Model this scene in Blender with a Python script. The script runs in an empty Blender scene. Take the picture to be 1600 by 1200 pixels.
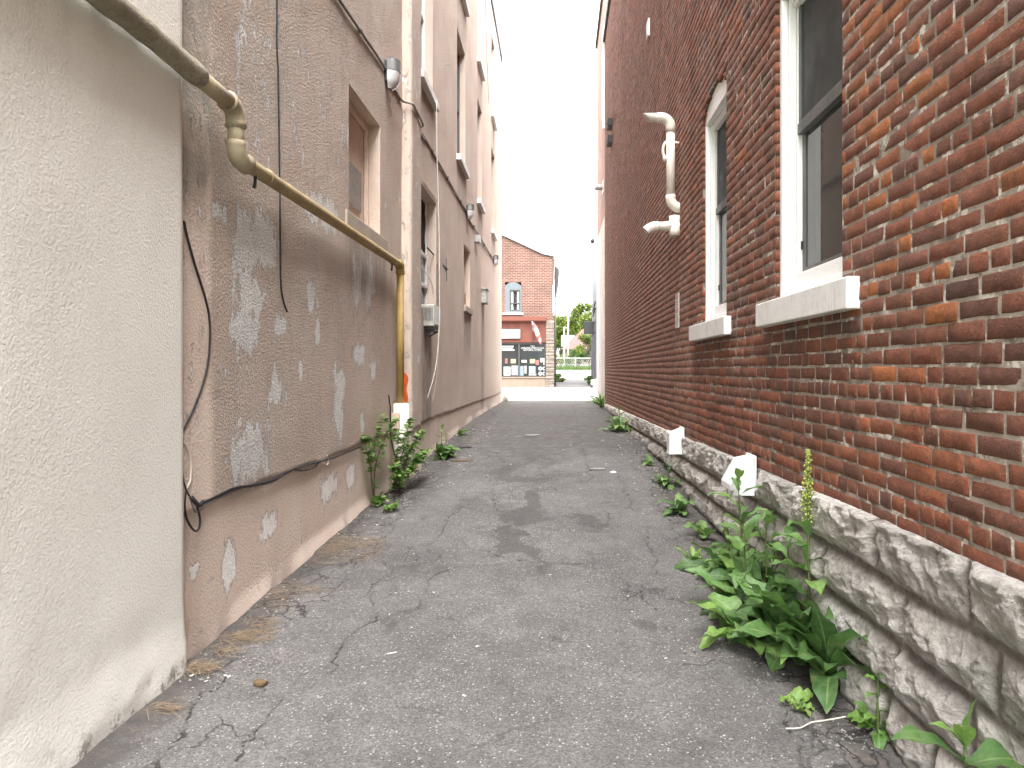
import bpy, math, random
import numpy as np
from mathutils import Vector, Matrix

random.seed(7)
rng = np.random.default_rng(11)
SC = bpy.context.scene
COL = SC.collection
PI = math.pi

# ------------------------------------------------------------------ geometry of the place
F, CX, CY, H = 1067.0, 862.0, 577.0, 1.465      # metres: camera height H, alley runs along +Y


def LX(Y, out=0.0):                              # left (stucco) wall plane, out = towards the alley
    return -(1.864 - 0.0056 * Y) + out


def RX(Y, out=0.0):                              # right (brick) wall plane, out = towards the alley
    return 1.339 + 0.0105 * Y - out


def pL(x, y, out=0.0):
    Y = F * (1.864 - out) / ((CX - x) + 0.0056 * F)
    return Y, H + (CY - y) * Y / F


def pR(x, y, out=0.0):
    Y = F * (1.339 - out) / ((x - CX) - 0.0105 * F)
    return Y, H + (CY - y) * Y / F


_gl = ([-3, 3.3, 4, 5, 6.6, 8.8, 11.3, 14.6, 18, 24, 44, 62, 84, 400], [1.47, 1.465, 1.44, 1.40, 1.34, 1.30, 1.215, 1.12, 1.10, 1.115, 1.15, .70, .02, -.3])
_gr = ([-3, 2.5, 2.8, 6.8, 8.4, 10.8, 16.5, 20, 24, 44, 62, 84, 400], [1.475, 1.471, 1.467, 1.315, 1.20, 1.145, 1.126, 1.119, 1.115, 1.15, .70, .02, -.3])


def GZ(x, Y):
    x = np.asarray(x, float); Y = np.asarray(Y, float)
    l = np.interp(Y, *_gl); r = np.interp(Y, *_gr)
    t = np.clip((x + 1.8) / 3.2, 0, 1)
    return H - (l * (1 - t) + r * t)


def gz(x, Y):
    return float(GZ(x, Y))


def pG(x, y):
    Y = 1.4 * F / (y - CY)
    for _ in range(25):
        X = (x - CX) * Y / F
        Y = (H - gz(X, Y)) * F / (y - CY)
    return (x - CX) * Y / F, Y


# ------------------------------------------------------------------ numpy noise
def _hash(ix, iy, seed):
    n = (ix.astype(np.int64) * 374761393 + iy.astype(np.int64) * 668265263 + seed * 1442695041) & 0x7fffffff
    n = ((n ^ (n >> 13)) * 1274126177) & 0x7fffffff
    n = (n ^ (n >> 16)) & 0xffff
    return n / 65535.0


def vnoise(x, y, seed=0):
    x = np.asarray(x, float); y = np.asarray(y, float)
    ix = np.floor(x); iy = np.floor(y)
    fx = x - ix; fy = y - iy
    fx = fx * fx * (3 - 2 * fx); fy = fy * fy * (3 - 2 * fy)
    a = _hash(ix, iy, seed); b = _hash(ix + 1, iy, seed); c = _hash(ix, iy + 1, seed); d = _hash(ix + 1, iy + 1, seed)
    return (a * (1 - fx) + b * fx) * (1 - fy) + (c * (1 - fx) + d * fx) * fy


def fbm(x, y, seed=0, oct=4, gain=.5):
    s = 0; a = 1; t = 0
    for o in range(oct):
        s = s + a * vnoise(x * 2 ** o + 17.3 * o, y * 2 ** o - 9.1 * o, seed + o); t += a; a *= gain
    return s / t


def sstep(a, b, x):
    t = np.clip((x - a) / (b - a), 0, 1)
    return t * t * (3 - 2 * t)


# ------------------------------------------------------------------ object helpers
def origin(o):
    v = Vector((0, 0, 0))
    while o is not None:
        v = v + o.location; o = o.parent
    return v


def tag(o, label=None, cat=None, group=None, kind=None):
    if label: o['label'] = label
    if cat: o['category'] = cat
    if group: o['group'] = group
    if kind: o['kind'] = kind
    return o


def empty(name, loc, label, cat, group=None):
    o = bpy.data.objects.new(name, None); COL.objects.link(o)
    o.location = loc; o.empty_display_size = .2
    return tag(o, label, cat, group)


class MB:
    def __init__(self):
        self.v = []; self.f = []; self.mi = []; self.att = {}

    def add(self, verts, faces, mi=0, **att):
        b = len(self.v)
        self.v += [tuple(p) for p in verts]
        self.f += [tuple(i + b for i in f) for f in faces]
        self.mi += [mi] * len(faces)
        for k, val in att.items():
            L = self.att.setdefault(k, [0.0] * b)
            L += [0.0] * (b - len(L))
            L += list(val) if hasattr(val, '__len__') else [val] * len(verts)
        return self

    def box(self, x0, x1, y0, y1, z0, z1, mi=0, **att):
        v = [(x, y, z) for x in (x0, x1) for y in (y0, y1) for z in (z0, z1)]
        return self.add(v, [(0, 1, 3, 2), (4, 6, 7, 5), (0, 4, 5, 1), (2, 3, 7, 6), (0, 2, 6, 4), (1, 5, 7, 3)], mi, **att)

    def obox(self, c, ax, ay, az, mi=0, **att):           # oriented box: centre and half-axis vectors
        c = Vector(c); ax = Vector(ax); ay = Vector(ay); az = Vector(az)
        v = [c + sx * ax + sy * ay + sz * az for sx in (-1, 1) for sy in (-1, 1) for sz in (-1, 1)]
        return self.add(v, [(0, 1, 3, 2), (4, 6, 7, 5), (0, 4, 5, 1), (2, 3, 7, 6), (0, 2, 6, 4), (1, 5, 7, 3)], mi, **att)

    def tube(self, pts, r, n=8, mi=0, cap=True, **att):
        pts = [Vector(p) for p in pts]
        m = len(pts)
        rr = [float(q) for q in r] if hasattr(r, '__len__') else [float(r)] * m
        up = None; rings = []
        for i, p in enumerate(pts):
            if i == 0: t = pts[1] - p
            elif i == m - 1: t = p - pts[i - 1]
            else: t = (pts[i + 1] - p).normalized() + (p - pts[i - 1]).normalized()
            if t.length < 1e-9: t = Vector((0, 0, 1))
            t.normalize()
            if up is None:
                up = Vector((0, 0, 1)) if abs(t.z) < .9 else Vector((1, 0, 0))
            s = t.cross(up)
            if s.length < 1e-6: s = t.orthogonal()
            s.normalize(); up = s.cross(t).normalized()
            rings.append([p + rr[i] * (math.cos(2 * PI * k / n) * s + math.sin(2 * PI * k / n) * up) for k in range(n)])
        v = [q for rg in rings for q in rg]
        f = [(i * n + k, i * n + (k + 1) % n, (i + 1) * n + (k + 1) % n, (i + 1) * n + k) for i in range(m - 1) for k in range(n)]
        if cap:
            f.append(tuple(range(n - 1, -1, -1))); f.append(tuple((m - 1) * n + k for k in range(n)))
        return self.add(v, f, mi, **att)

    def build(self, name, mats, parent=None, smooth=False, loc=None, bevel=0, label=None):
        return mesh_obj(name, self.v, self.f, mats, parent, smooth, loc, bevel, self.mi, {k: np.array(a + [0.0] * (len(self.v) - len(a))) for k, a in self.att.items()}, label)


def mesh_obj(name, verts, faces, mats, parent=None, smooth=False, loc=None, bevel=0, mi=None, att=None, label=None):
    base = origin(parent) if parent is not None else Vector(loc if loc is not None else (0, 0, 0))
    V = np.asarray(verts, dtype=np.float64).reshape(-1, 3) - np.array(base)
    me = bpy.data.meshes.new(name)
    if isinstance(faces, np.ndarray) and faces.ndim == 2:
        nf, k = faces.shape
        me.vertices.add(len(V)); me.vertices.foreach_set('co', V.astype(np.float32).ravel())
        me.loops.add(nf * k); me.loops.foreach_set('vertex_index', faces.astype(np.int32).ravel())
        me.polygons.add(nf)
        me.polygons.foreach_set('loop_start', (np.arange(nf) * k).astype(np.int32))
        me.polygons.foreach_set('loop_total', np.full(nf, k, np.int32))
        me.update(calc_edges=True)
        me.validate()
    else:
        me.from_pydata([tuple(p) for p in V], [], faces)
        me.update()
    if not isinstance(mats, (list, tuple)): mats = [mats]
    for m in mats: me.materials.append(m)
    if mi is not None and len(mats) > 1:
        me.polygons.foreach_set('material_index', np.array(mi, np.int32))
    if att:
        for k, a in att.items():
            a = np.asarray(a, np.float32)
            if a.ndim == 2:
                A = me.attributes.new(k, 'FLOAT_COLOR', 'POINT')
                if a.shape[1] == 3: a = np.hstack([a, np.ones((len(a), 1), np.float32)])
                A.data.foreach_set('color', a.ravel())
            else:
                A = me.attributes.new(k, 'FLOAT', 'POINT'); A.data.foreach_set('value', a)
    if smooth: me.polygons.foreach_set('use_smooth', np.ones(len(me.polygons), bool))
    o = bpy.data.objects.new(name, me); COL.objects.link(o)
    if parent is not None: o.parent = parent
    else: o.location = base
    if bevel:
        b = o.modifiers.new('Bevel', 'BEVEL'); b.width = bevel; b.segments = 2; b.limit_method = 'ANGLE'
    if label: o['label'] = label
    return o


def copy_tree(o, parent=None):
    c = o.copy(); COL.objects.link(c)
    if parent is not None: c.parent = parent
    for ch in list(o.children): copy_tree(ch, c)
    return c


def smooth_path(pts, n=8):                       # Catmull-Rom
    P = [Vector(p) for p in pts]; P = [P[0]] + P + [P[-1]]; out = []
    for i in range(1, len(P) - 2):
        for k in range(n):
            t = k / n
            a, b, c, d = P[i - 1], P[i], P[i + 1], P[i + 2]
            out.append(.5 * ((2 * b) + (c - a) * t + (2 * a - 5 * b + 4 * c - d) * t * t + (3 * b - a - 3 * c + d) * t ** 3))
    out.append(P[-2]); return out


def text_mesh(s, size, place):                   # flat lettering, place(u, v) -> world point; returns verts, faces
    cu = bpy.data.curves.new('lettering', 'FONT'); cu.body = s; cu.size = size; cu.align_x = 'CENTER'; cu.align_y = 'CENTER'
    o = bpy.data.objects.new('lettering', cu); COL.objects.link(o)
    dg = bpy.context.evaluated_depsgraph_get()
    me = bpy.data.meshes.new_from_object(o.evaluated_get(dg))
    v = [place(p.co.x, p.co.y) for p in me.vertices]; f = [tuple(p.vertices) for p in me.polygons]
    bpy.data.objects.remove(o); bpy.data.curves.remove(cu); bpy.data.meshes.remove(me)
    return v, f


# ------------------------------------------------------------------ material helpers
class NT:
    def __init__(self, name):
        self.m = bpy.data.materials.new(name); self.m.use_nodes = True
        self.t = self.m.node_tree; self.b = self.t.nodes['Principled BSDF']; self.out = self.t.nodes['Material Output']
        self.b.inputs['Roughness'].default_value = .85
        self._co = None

    def link(self, a, b): self.t.links.new(a, b)

    def put(self, sock, v):
        if isinstance(v, bpy.types.NodeSocket): self.link(v, sock)
        elif isinstance(v, (tuple, list)):
            try: sock.default_value = v
            except Exception: sock.default_value = tuple(v) + (1,)
        else:
            try: sock.default_value = v
            except Exception: sock.default_value = (v, v, v)

    def nd(self, typ, props=None, **ins):
        n = self.t.nodes.new(typ)
        for k, v in (props or {}).items(): setattr(n, k, v)
        for k, v in ins.items():
            s = n.inputs[int(k[1:])] if k[0] == 'i' and k[1:].isdigit() else n.inputs[k.replace('_', ' ')]
            self.put(s, v)
        return n

    @property
    def co(self):
        if self._co is None: self._co = self.t.nodes.new('ShaderNodeTexCoord').outputs['Object']
        return self._co

    def mapped(self, scale=(1, 1, 1), loc=(0, 0, 0)):
        return self.nd('ShaderNodeMapping', i0=self.co, i3=scale, i1=loc).outputs[0]

    def noise(self, scale, detail=4, rough=.55, vec=None, dist=0.0):
        return self.nd('ShaderNodeTexNoise', Vector=vec or self.co, Scale=scale, Detail=detail, Roughness=rough, Distortion=dist).outputs['Fac']

    def voro(self, scale, vec=None, feature='F1', out='Distance', rand=1.0):
        n = self.nd('ShaderNodeTexVoronoi', {'feature': feature}, Vector=vec or self.co, Scale=scale, Randomness=rand)
        return n.outputs[out]

    def math(self, op, a, b=0.0, c=0.0, clamp=False):
        n = self.nd('ShaderNodeMath', {'operation': op, 'use_clamp': clamp}, i0=a, i1=b)
        if op in ('MULTIPLY_ADD',): self.put(n.inputs[2], c)
        return n.outputs[0]

    def mr(self, v, a, b, c=0.0, d=1.0, smooth=True):
        n = self.nd('ShaderNodeMapRange', {'interpolation_type': 'SMOOTHSTEP' if smooth else 'LINEAR'}, i0=v, i1=a, i2=b, i3=c, i4=d)
        return n.outputs[0]

    def mix(self, f, a, b, mode='MIX'):
        n = self.t.nodes.new('ShaderNodeMix'); n.data_type = 'RGBA'; n.blend_type = mode; n.clamp_result = False
        self.put(n.inputs[0], f)
        self.put(n.inputs[6], a if not isinstance(a, tuple) else tuple(a) + (1,)[:4 - len(a)])
        self.put(n.inputs[7], b if not isinstance(b, tuple) else tuple(b) + (1,)[:4 - len(b)])
        return n.outputs[2]

    def ramp(self, f, stops):
        n = self.t.nodes.new('ShaderNodeValToRGB'); self.put(n.inputs[0], f)
        e = n.color_ramp.elements
        while len(e) < len(stops): e.new(.5)
        for el, (p, c) in zip(e, stops):
            el.position = p; el.color = tuple(c) + (1,) if len(c) == 3 else c
        return n.outputs[0]

    def attr(self, name, color=False):
        n = self.nd('ShaderNodeAttribute', {'attribute_name': name}); return n.outputs['Color' if color else 'Fac']

    def scale_col(self, col, f):
        n = self.nd('ShaderNodeVectorMath', {'operation': 'SCALE'}, i0=col); self.put(n.inputs[3], f); return n.outputs[0]

    def bump(self, h, strength=.5, dist=.01, normal=None):
        n = self.nd('ShaderNodeBump', Strength=strength, Distance=dist, Height=h)
        if normal is not None: self.link(normal, n.inputs['Normal'])
        return n.outputs[0]

    def done(self, col=None, rough=None, normal=None, **kw):
        if col is not None: self.put(self.b.inputs['Base Color'], col)
        if rough is not None: self.put(self.b.inputs['Roughness'], rough)
        if normal is not None: self.link(normal, self.b.inputs['Normal'])
        for k, v in kw.items(): self.put(self.b.inputs[k.replace('_', ' ')], v)
        return self.m


def painted(name, col, rough=.5, dirt=.25, scale=6, dirtcol=None, bump=.10, metallic=0.0):
    t = NT(name)
    n = t.noise(scale, 6, .65); n2 = t.noise(scale * 9, 4, .6, t.mapped((1, 1, .25)))
    d = dirtcol or tuple(c * .45 for c in col)
    k = t.math('MULTIPLY', t.mr(t.math('MULTIPLY', n, n2), .16, .42), dirt)
    c = t.mix(k, tuple(col), d)
    c = t.scale_col(c, t.mr(t.noise(scale * 30, 2), .3, .7, .93, 1.06))
    return t.done(c, t.mr(n, .3, .7, rough - .08, rough + .12), t.bump(t.noise(scale * 14, 4), bump, .003), Metallic=metallic)


# ------------------------------------------------------------------ materials
def mat_stucco():
    t = NT('tan_stucco')
    rough = t.attr('rough'); peel = t.attr('peel'); stain = t.attr('stain'); pale = t.attr('pale')
    warp = t.nd('ShaderNodeTexNoise', Vector=t.co, Scale=14, Detail=2).outputs['Color']
    vv = t.nd('ShaderNodeVectorMath', {'operation': 'MULTIPLY_ADD'}, i0=warp, i1=(.02, .02, .02), i2=t.co).outputs[0]
    fine = t.noise(95, 6, .78, vv); mid = t.noise(24, 4, .6, vv); big = t.noise(1.1, 5, .6); stre = t.noise(2.2, 5, .6, t.mapped((2.2, 2.2, .35)))
    vor = t.voro(60, vv, 'F1')
    base = t.ramp(big, [(.28, (.63, .475, .385)), (.5, (.715, .57, .475)), (.72, (.75, .635, .55))])
    smooth_c = t.ramp(t.noise(2.0, 4), [(.3, (.65, .515, .43)), (.7, (.72, .595, .51))])
    base = t.mix(rough, smooth_c, base)
    base = t.mix(t.math('MULTIPLY', t.mr(stre, .5, .75), .4), base, (.50, .41, .345))
    base = t.mix(t.math('MULTIPLY', t.mr(t.noise(3.1, 5, .62, t.mapped((1.6, 1.6, .6), (3, 1, 7))), .5, .72), .35), base, (.68, .58, .51))
    spk = t.math('MULTIPLY', t.mr(fine, .52, .34), t.math('MULTIPLY', rough, .72))
    base = t.mix(spk, base, (.30, .22, .175))
    base = t.mix(t.math('MULTIPLY', t.mr(fine, .56, .75), t.math('MULTIPLY', rough, .5)), base, (.76, .65, .57))
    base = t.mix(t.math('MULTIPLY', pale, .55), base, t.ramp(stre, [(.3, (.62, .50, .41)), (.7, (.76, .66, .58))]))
    # peeled, bare whitish patches with torn edges
    en = t.math('ADD', t.math('MULTIPLY', t.math('SUBTRACT', t.noise(7, 8, .76, t.mapped((1.5, 1.5, .6))), .5), 2.6), t.math('MULTIPLY', t.math('SUBTRACT', t.noise(45, 3, .6), .5), .5))
    pm = t.mr(t.math('ADD', peel, en), .40, .50)
    pc = t.ramp(t.noise(18, 6, .7, vv), [(.3, (.70, .645, .61)), (.5, (.85, .81, .775)), (.7, (.90, .875, .85))])
    base = t.mix(pm, base, pc)
    edge = t.mr(t.math('ADD', peel, en), .35, .42)
    edge = t.math('MULTIPLY', t.math('SUBTRACT', edge, pm, clamp=True), .5)
    base = t.mix(edge, base, (.42, .32, .26))
    sn = t.math('MULTIPLY', stain, t.mr(t.noise(5, 5, .65, t.mapped((3, 3, .5))), .25, .6))
    base = t.mix(t.math('MULTIPLY', sn, .8), base, (.14, .11, .092))
    gr = t.attr('grey'); base = t.mix(t.math('MULTIPLY', gr, t.mr(t.noise(4, 6, .7), .3, .55, .35, .85)), base, t.ramp(t.noise(9, 6, .7), [(.3, (.24, .215, .18)), (.7, (.40, .37, .32))]))
    h = t.math('ADD', t.math('MULTIPLY', t.math('ADD', fine, t.math('MULTIPLY', vor, .7)), t.mr(rough, 0, 1, .18, 1)), t.math('MULTIPLY', mid, .12))
    h = t.math('SUBTRACT', h, t.math('MULTIPLY', pm, .35))
    return t.done(base, .93, t.bump(h, 1.0, .026))


def mat_cream():
    t = NT('cream_stucco')
    fine = t.noise(80, 5, .6, None, .3); big = t.noise(.8, 4); mid = t.noise(3.5, 5, .6)
    c = t.ramp(big, [(.3, (.77, .745, .685)), (.5, (.81, .785, .73)), (.7, (.815, .785, .725))])
    c = t.mix(t.math('MULTIPLY', t.mr(mid, .5, .75), .25), c, (.76, .71, .645))
    c = t.mix(t.math('MULTIPLY', t.mr(fine, .5, .35), .16), c, (.44, .40, .34))
    dr = t.math('MULTIPLY', t.mr(t.noise(3.2, 6, .68, t.mapped((2.2, 2.2, .16))), .54, .72), .15)
    c = t.mix(dr, c, (.50, .45, .38))
    c = t.mix(t.math('MULTIPLY', t.mr(t.noise(130, 3, .6), .60, .72), .30), c, (.45, .41, .35))
    sc = t.math('MULTIPLY', t.mr(t.noise(5, 6, .8, t.mapped((1, 1, 2.5), (2, 5, 3))), .63, .70), .35)
    c = t.mix(sc, c, (.48, .44, .38))
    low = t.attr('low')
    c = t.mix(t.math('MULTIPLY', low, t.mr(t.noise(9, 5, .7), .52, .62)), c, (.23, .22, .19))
    h = t.math('ADD', fine, t.math('MULTIPLY', t.noise(25, 3), .15))
    return t.done(c, .9, t.bump(h, .48, .010))


def mat_brick():
    t = NT('old_red_brick')
    c = t.attr('tint', True)
    n = t.noise(38, 6, .7); n2 = t.noise(6, 5, .65); st = t.noise(3.0, 6, .65, t.mapped((1.5, 1.5, .22)))
    c = t.scale_col(c, t.mr(n, .25, .75, .66, 1.3, False))
    c = t.scale_col(c, t.mr(n2, .25, .75, .74, 1.22, False))
    nb = t.noise(15, 6, .72, None, .6)
    c = t.mix(t.math('MULTIPLY', t.mr(nb, .50, .66), .55), c, (.075, .036, .027))
    c = t.mix(t.math('MULTIPLY', t.mr(t.noise(11, 6, .72, t.mapped((1, 1, 1), (4, 2, 9))), .54, .70), .5), c, (.32, .12, .062))
    soot = t.attr('soot')
    s = t.math('MULTIPLY', t.mr(st, .40, .70), soot)
    c = t.mix(s, c, (.060, .044, .040))
    c = t.mix(t.math('MULTIPLY', t.mr(t.noise(90, 3, .6), .62, .75), .35), c, (.05, .03, .025))
    c = t.mix(t.math('MULTIPLY', t.mr(t.noise(16, 6, .75), .62, .74), .5), c, (.30, .22, .18))
    h = t.math('ADD', n, t.math('MULTIPLY', t.noise(130, 3, .6), .5))
    return t.done(c, .9, t.bump(h, .8, .009))


def mat_mortar():
    t = NT('lime_mortar')
    n = t.noise(30, 6, .7); n2 = t.noise(2.2, 5, .6); n3 = t.noise(9, 5, .7)
    c = t.ramp(n2, [(.33, (.17, .13, .105)), (.5, (.27, .225, .185)), (.66, (.38, .33, .28))])
    c = t.mix(t.mr(n3, .5, .66), c, (.13, .105, .085))
    c = t.mix(t.math('MULTIPLY', t.mr(t.noise(14, 4, .7), .52, .64), .85), c, (.68, .63, .56))
    soot = t.attr('soot')
    c = t.mix(t.math('MULTIPLY', soot, .78), c, (.105, .066, .052))
    return t.done(c, .95, t.bump(n, .8, .01))


def mat_stone():
    t = NT('rock_faced_limestone')
    tint = t.attr('tint'); jt = t.attr('joint')
    vv = t.mapped((1, 1, 1.6))
    n = t.noise(26, 8, .72, vv); n2 = t.noise(3.2, 6, .62); n3 = t.noise(9, 6, .7, vv, 1.2)
    c = t.ramp(n2, [(.28, (.55, .50, .455)), (.5, (.71, .66, .615)), (.72, (.78, .745, .71))])
    c = t.scale_col(c, t.mr(tint, 0, 1, .82, 1.15, False))
    c = t.scale_col(c, t.mr(n, .3, .7, .66, 1.28, False))
    c = t.mix(t.math('MULTIPLY', t.mr(n3, .57, .70), .75), c, (.17, .145, .125))

    c = t.mix(t.math('MULTIPLY', t.mr(t.noise(2.0, 4, .6), .6, .72), .3), c, (.50, .37, .26))
    c = t.mix(jt, c, t.ramp(n, [(.3, (.10, .083, .07)), (.7, (.30, .26, .225))]))
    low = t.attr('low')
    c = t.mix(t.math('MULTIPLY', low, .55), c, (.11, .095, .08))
    h = t.math('ADD', t.math('MULTIPLY', n, 1.1), t.math('MULTIPLY', n3, 1.3))
    return t.done(c, .93, t.bump(h, 1.0, .042))


def mat_asphalt():
    t = NT('worn_asphalt')
    cd = t.attr('crack'); wet = t.attr('wet'); edge = t.attr('edge'); alli = t.attr('alli')
    big = t.noise(.9, 5, .6); mid = t.noise(5, 5, .65)
    c = t.ramp(big, [(.3, (.086, .080, .077)), (.5, (.120, .112, .108)), (.7, (.150, .141, .136))])
    c = t.scale_col(c, t.mr(mid, .3, .7, .82, 1.16, False))
    v = t.nd('ShaderNodeTexVoronoi', Vector=t.co, Scale=150)
    sep = t.nd('ShaderNodeSeparateColor', i0=v.outputs['Color'])
    c = t.scale_col(c, t.mr(sep.outputs[0], 0, 1, .62, 1.38, False))
    c = t.mix(t.mr(sep.outputs[1], .975, .985), c, (.36, .34, .32))
    v2 = t.nd('ShaderNodeTexVoronoi', Vector=t.co, Scale=48)
    sep2 = t.nd('ShaderNodeSeparateColor', i0=v2.outputs['Color'])
    c = t.mix(t.math('MULTIPLY', t.mr(sep2.outputs[0], .955, .975), t.mr(v2.outputs['Distance'], .3, .22)), c, (.27, .25, .235))
    c = t.scale_col(c, t.mr(t.noise(60, 4, .7), .3, .7, .75, 1.2, False))
    # oil and damp
    wn = t.math('ADD', wet, t.math('MULTIPLY', t.math('SUBTRACT', t.noise(11, 8, .78), .5), 1.7))
    wm = t.mr(wn, .40, .66)
    c = t.mix(t.math('MULTIPLY', wm, .62), c, (.034, .029, .026))
    # dirt and tar along the walls
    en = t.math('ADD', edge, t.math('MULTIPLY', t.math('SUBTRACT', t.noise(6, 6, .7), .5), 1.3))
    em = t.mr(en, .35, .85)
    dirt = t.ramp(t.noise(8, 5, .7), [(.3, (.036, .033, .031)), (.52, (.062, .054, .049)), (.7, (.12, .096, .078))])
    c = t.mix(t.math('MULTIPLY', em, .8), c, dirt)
    # cracks
    d = t.math('ADD', cd, t.math('MULTIPLY', t.math('SUBTRACT', t.noise(30, 5, .75), .5), .030))
    cm = t.math('MULTIPLY', t.mr(d, .0062, .001), t.mr(t.noise(3.3, 4, .6), .36, .5, .25, 1))
    wv = t.nd('ShaderNodeVectorMath', {'operation': 'MULTIPLY_ADD'}, i0=t.nd('ShaderNodeTexNoise', Vector=t.co, Scale=5, Detail=4).outputs['Color'], i1=(.35, .35, 0), i2=t.co).outputs[0]
    ve = t.voro(5.2, wv, 'DISTANCE_TO_EDGE')
    ca = t.math('MULTIPLY', t.mr(ve, .035, .008), t.mr(t.math('ADD', alli, t.math('MULTIPLY', t.noise(2.5, 3), .6)), .72, .95))
    vb = t.voro(1.7, wv, 'DISTANCE_TO_EDGE')
    cb = t.math('MULTIPLY', t.mr(vb, .012, .003), t.mr(t.noise(1.3, 3), .5, .62))
    allc = t.math('MAXIMUM', t.math('MAXIMUM', cm, ca), t.math('MULTIPLY', cb, .7))
    near = t.mr(cd, .07, .0)
    c = t.mix(t.math('MULTIPLY', near, .22), c, (.09, .083, .078))
    c = t.mix(t.math('MULTIPLY', allc, .82), c, (.022, .020, .019))
    h = t.math('SUBTRACT', t.math('ADD', t.math('MULTIPLY', v.outputs['Distance'], .6), t.noise(70, 4, .7)), t.math('MULTIPLY', allc, 2.2))
    return t.done(c, t.mr(wm, 0, 1, .88, .72), t.bump(h, .75, .008))


def mat_concrete(name, c0, c1, scale=1.0):
    t = NT(name)
    c = t.ramp(t.noise(.6 * scale, 6, .6), [(.3, c0), (.7, c1)])
    c = t.scale_col(c, t.mr(t.noise(40, 4, .6), .3, .7, .9, 1.1, False))
    return t.done(c, .9, t.bump(t.noise(60, 3), .4, .005))


def mat_leaf(name, dark, mid, light, rib):
    t = NT(name)
    tint = t.attr('tint'); r = t.attr('rib')
    c = t.ramp(tint, [(.0, dark), (.5, mid), (1.0, light)])
    c = t.mix(t.math('MULTIPLY', t.mr(t.noise(22, 5, .7), .45, .65), .22), c, (.22, .23, .17))
    c = t.scale_col(c, t.mr(t.noise(45, 4, .6), .3, .7, .78, 1.22, False))
    c = t.mix(t.math('MULTIPLY', t.mr(r, .10, .0), .55), c, rib)
    c = t.mix(t.math('MULTIPLY', t.mr(t.noise(9, 5, .72), .58, .70), .5), c, (.26, .24, .11))
    t.done(c, .48, t.bump(t.noise(60, 3), .35, .004))
    tr = t.nd('ShaderNodeBsdfTranslucent', Color=t.scale_col(c, 1.3))
    mx = t.nd('ShaderNodeMixShader', i0=.25)
    t.link(t.b.outputs[0], mx.inputs[1]); t.link(tr.outputs[0], mx.inputs[2]); t.link(mx.outputs[0], t.out.inputs[0])
    return t.m


def mat_farbrick(name, a, b, mortar, scale=1.0):
    t = NT(name)
    sx = t.nd('ShaderNodeSeparateXYZ', i0=t.co)
    v = t.nd('ShaderNodeCombineXYZ', i0=t.math('ADD', sx.outputs[0], sx.outputs[1]), i1=sx.outputs[2]).outputs[0]
    br = t.nd('ShaderNodeTexBrick', {'offset_frequency': 2}, Vector=v, Color1=tuple(a) + (1,), Color2=tuple(b) + (1,), Mortar=tuple(mortar) + (1,), Scale=scale, i5=.012, i6=.2, i7=0.0, i8=.22, i9=.075)
    c = t.scale_col(br.outputs[0], t.mr(t.noise(1.4, 5, .65), .3, .7, .8, 1.2, False))
    return t.done(c, .9)


def mat_glass(name, col, rough=.06):
    t = NT(name)
    c = t.scale_col(t.nd('ShaderNodeRGB').outputs[0], 1.0)
    t.t.nodes[-1]
    st = t.noise(2.5, 3, .5, t.mapped((9, 9, .2)))
    cc = t.ramp(st, [(.3, tuple(x * .8 for x in col)), (.7, tuple(x * 1.2 for x in col))])
    return t.done(cc, rough, None, IOR=1.45)


M = {}
M['stucco'] = mat_stucco(); M['cream'] = mat_cream(); M['brick'] = mat_brick(); M['mortar'] = mat_mortar(); M['stone'] = mat_stone(); M['asphalt'] = mat_asphalt()
M['white_paint'] = painted('white_window_paint', (.86, .86, .85), .5, .10, 5, (.5, .48, .45), .05)
M['white_sill'] = painted('weathered_white_sill', (.78, .77, .76), .6, .38, 5, (.36, .33, .31), .06)
M['sash'] = painted('grey_sash', (.105, .105, .10), .5, .25)
M['glass'] = mat_glass('dim_window_glass', (.045, .044, .041))
M['screen'] = painted('insect_screen', (.030, .031, .032), .6, .2)
M['pvc'] = painted('cream_plastic_pipe', (.76, .70, .625), .45, .18, 5)
M['ochre'] = None
M['dark_metal'] = painted('dark_bronze_metal', (.045, .042, .04), .5, .3, 9)
M['grey_metal'] = painted('grey_conduit', (.24, .215, .19), .55, .4, 9)
M['galv'] = painted('galvanised_box', (.42, .41, .40), .5, .3, 9)
M['black_rubber'] = painted('black_cable', (.016, .016, .017), .55, .1, 20)
M['grey_cable'] = painted('grey_cable_sheath', (.16, .15, .14), .6, .2, 20)
M['white_cable'] = painted('white_cable_sheath', (.62, .57, .50), .6, .3, 20)
M['concrete_sill'] = mat_concrete('concrete_sill', (.30, .255, .215), (.43, .38, .325), 4)
M['tan_board'] = painted('tan_painted_board', (.64, .505, .415), .75, .35, 5)
M['grey_board'] = painted('weathered_plywood', (.33, .30, .275), .8, .5, 12)
M['ac'] = painted('dirty_ivory_casing', (.50, .48, .43), .55, .5, 8, (.16, .145, .12))
M['white_metal'] = painted('white_sheet_metal', (.80, .80, .80), .45, .18, 6)
M['lens'] = painted('prismatic_lens', (.62, .59, .60), .12, .15, 20)
M['orange'] = painted('orange_marking_tape', (.75, .12, .02), .5, .2, 12)
M['black'] = painted('black_sheet', (.012, .012, .014), .5, .2)
M['curtain'] = painted('dark_drape', (.045, .026, .022), .9, .5, 6)
M['roof_metal'] = painted('dark_flashing', (.05, .045, .042), .6, .3, 4)
M['dock'] = mat_leaf('dock_leaf', (.038, .095, .027), (.095, .20, .05), (.20, .33, .075), (.30, .38, .15))
M['vine'] = mat_leaf('vine_leaf', (.055, .13, .026), (.12, .235, .04), (.22, .34, .07), (.2, .31, .09))
M['stem'] = painted('green_stem', (.10, .13, .04), .6, .3, 20)
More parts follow.
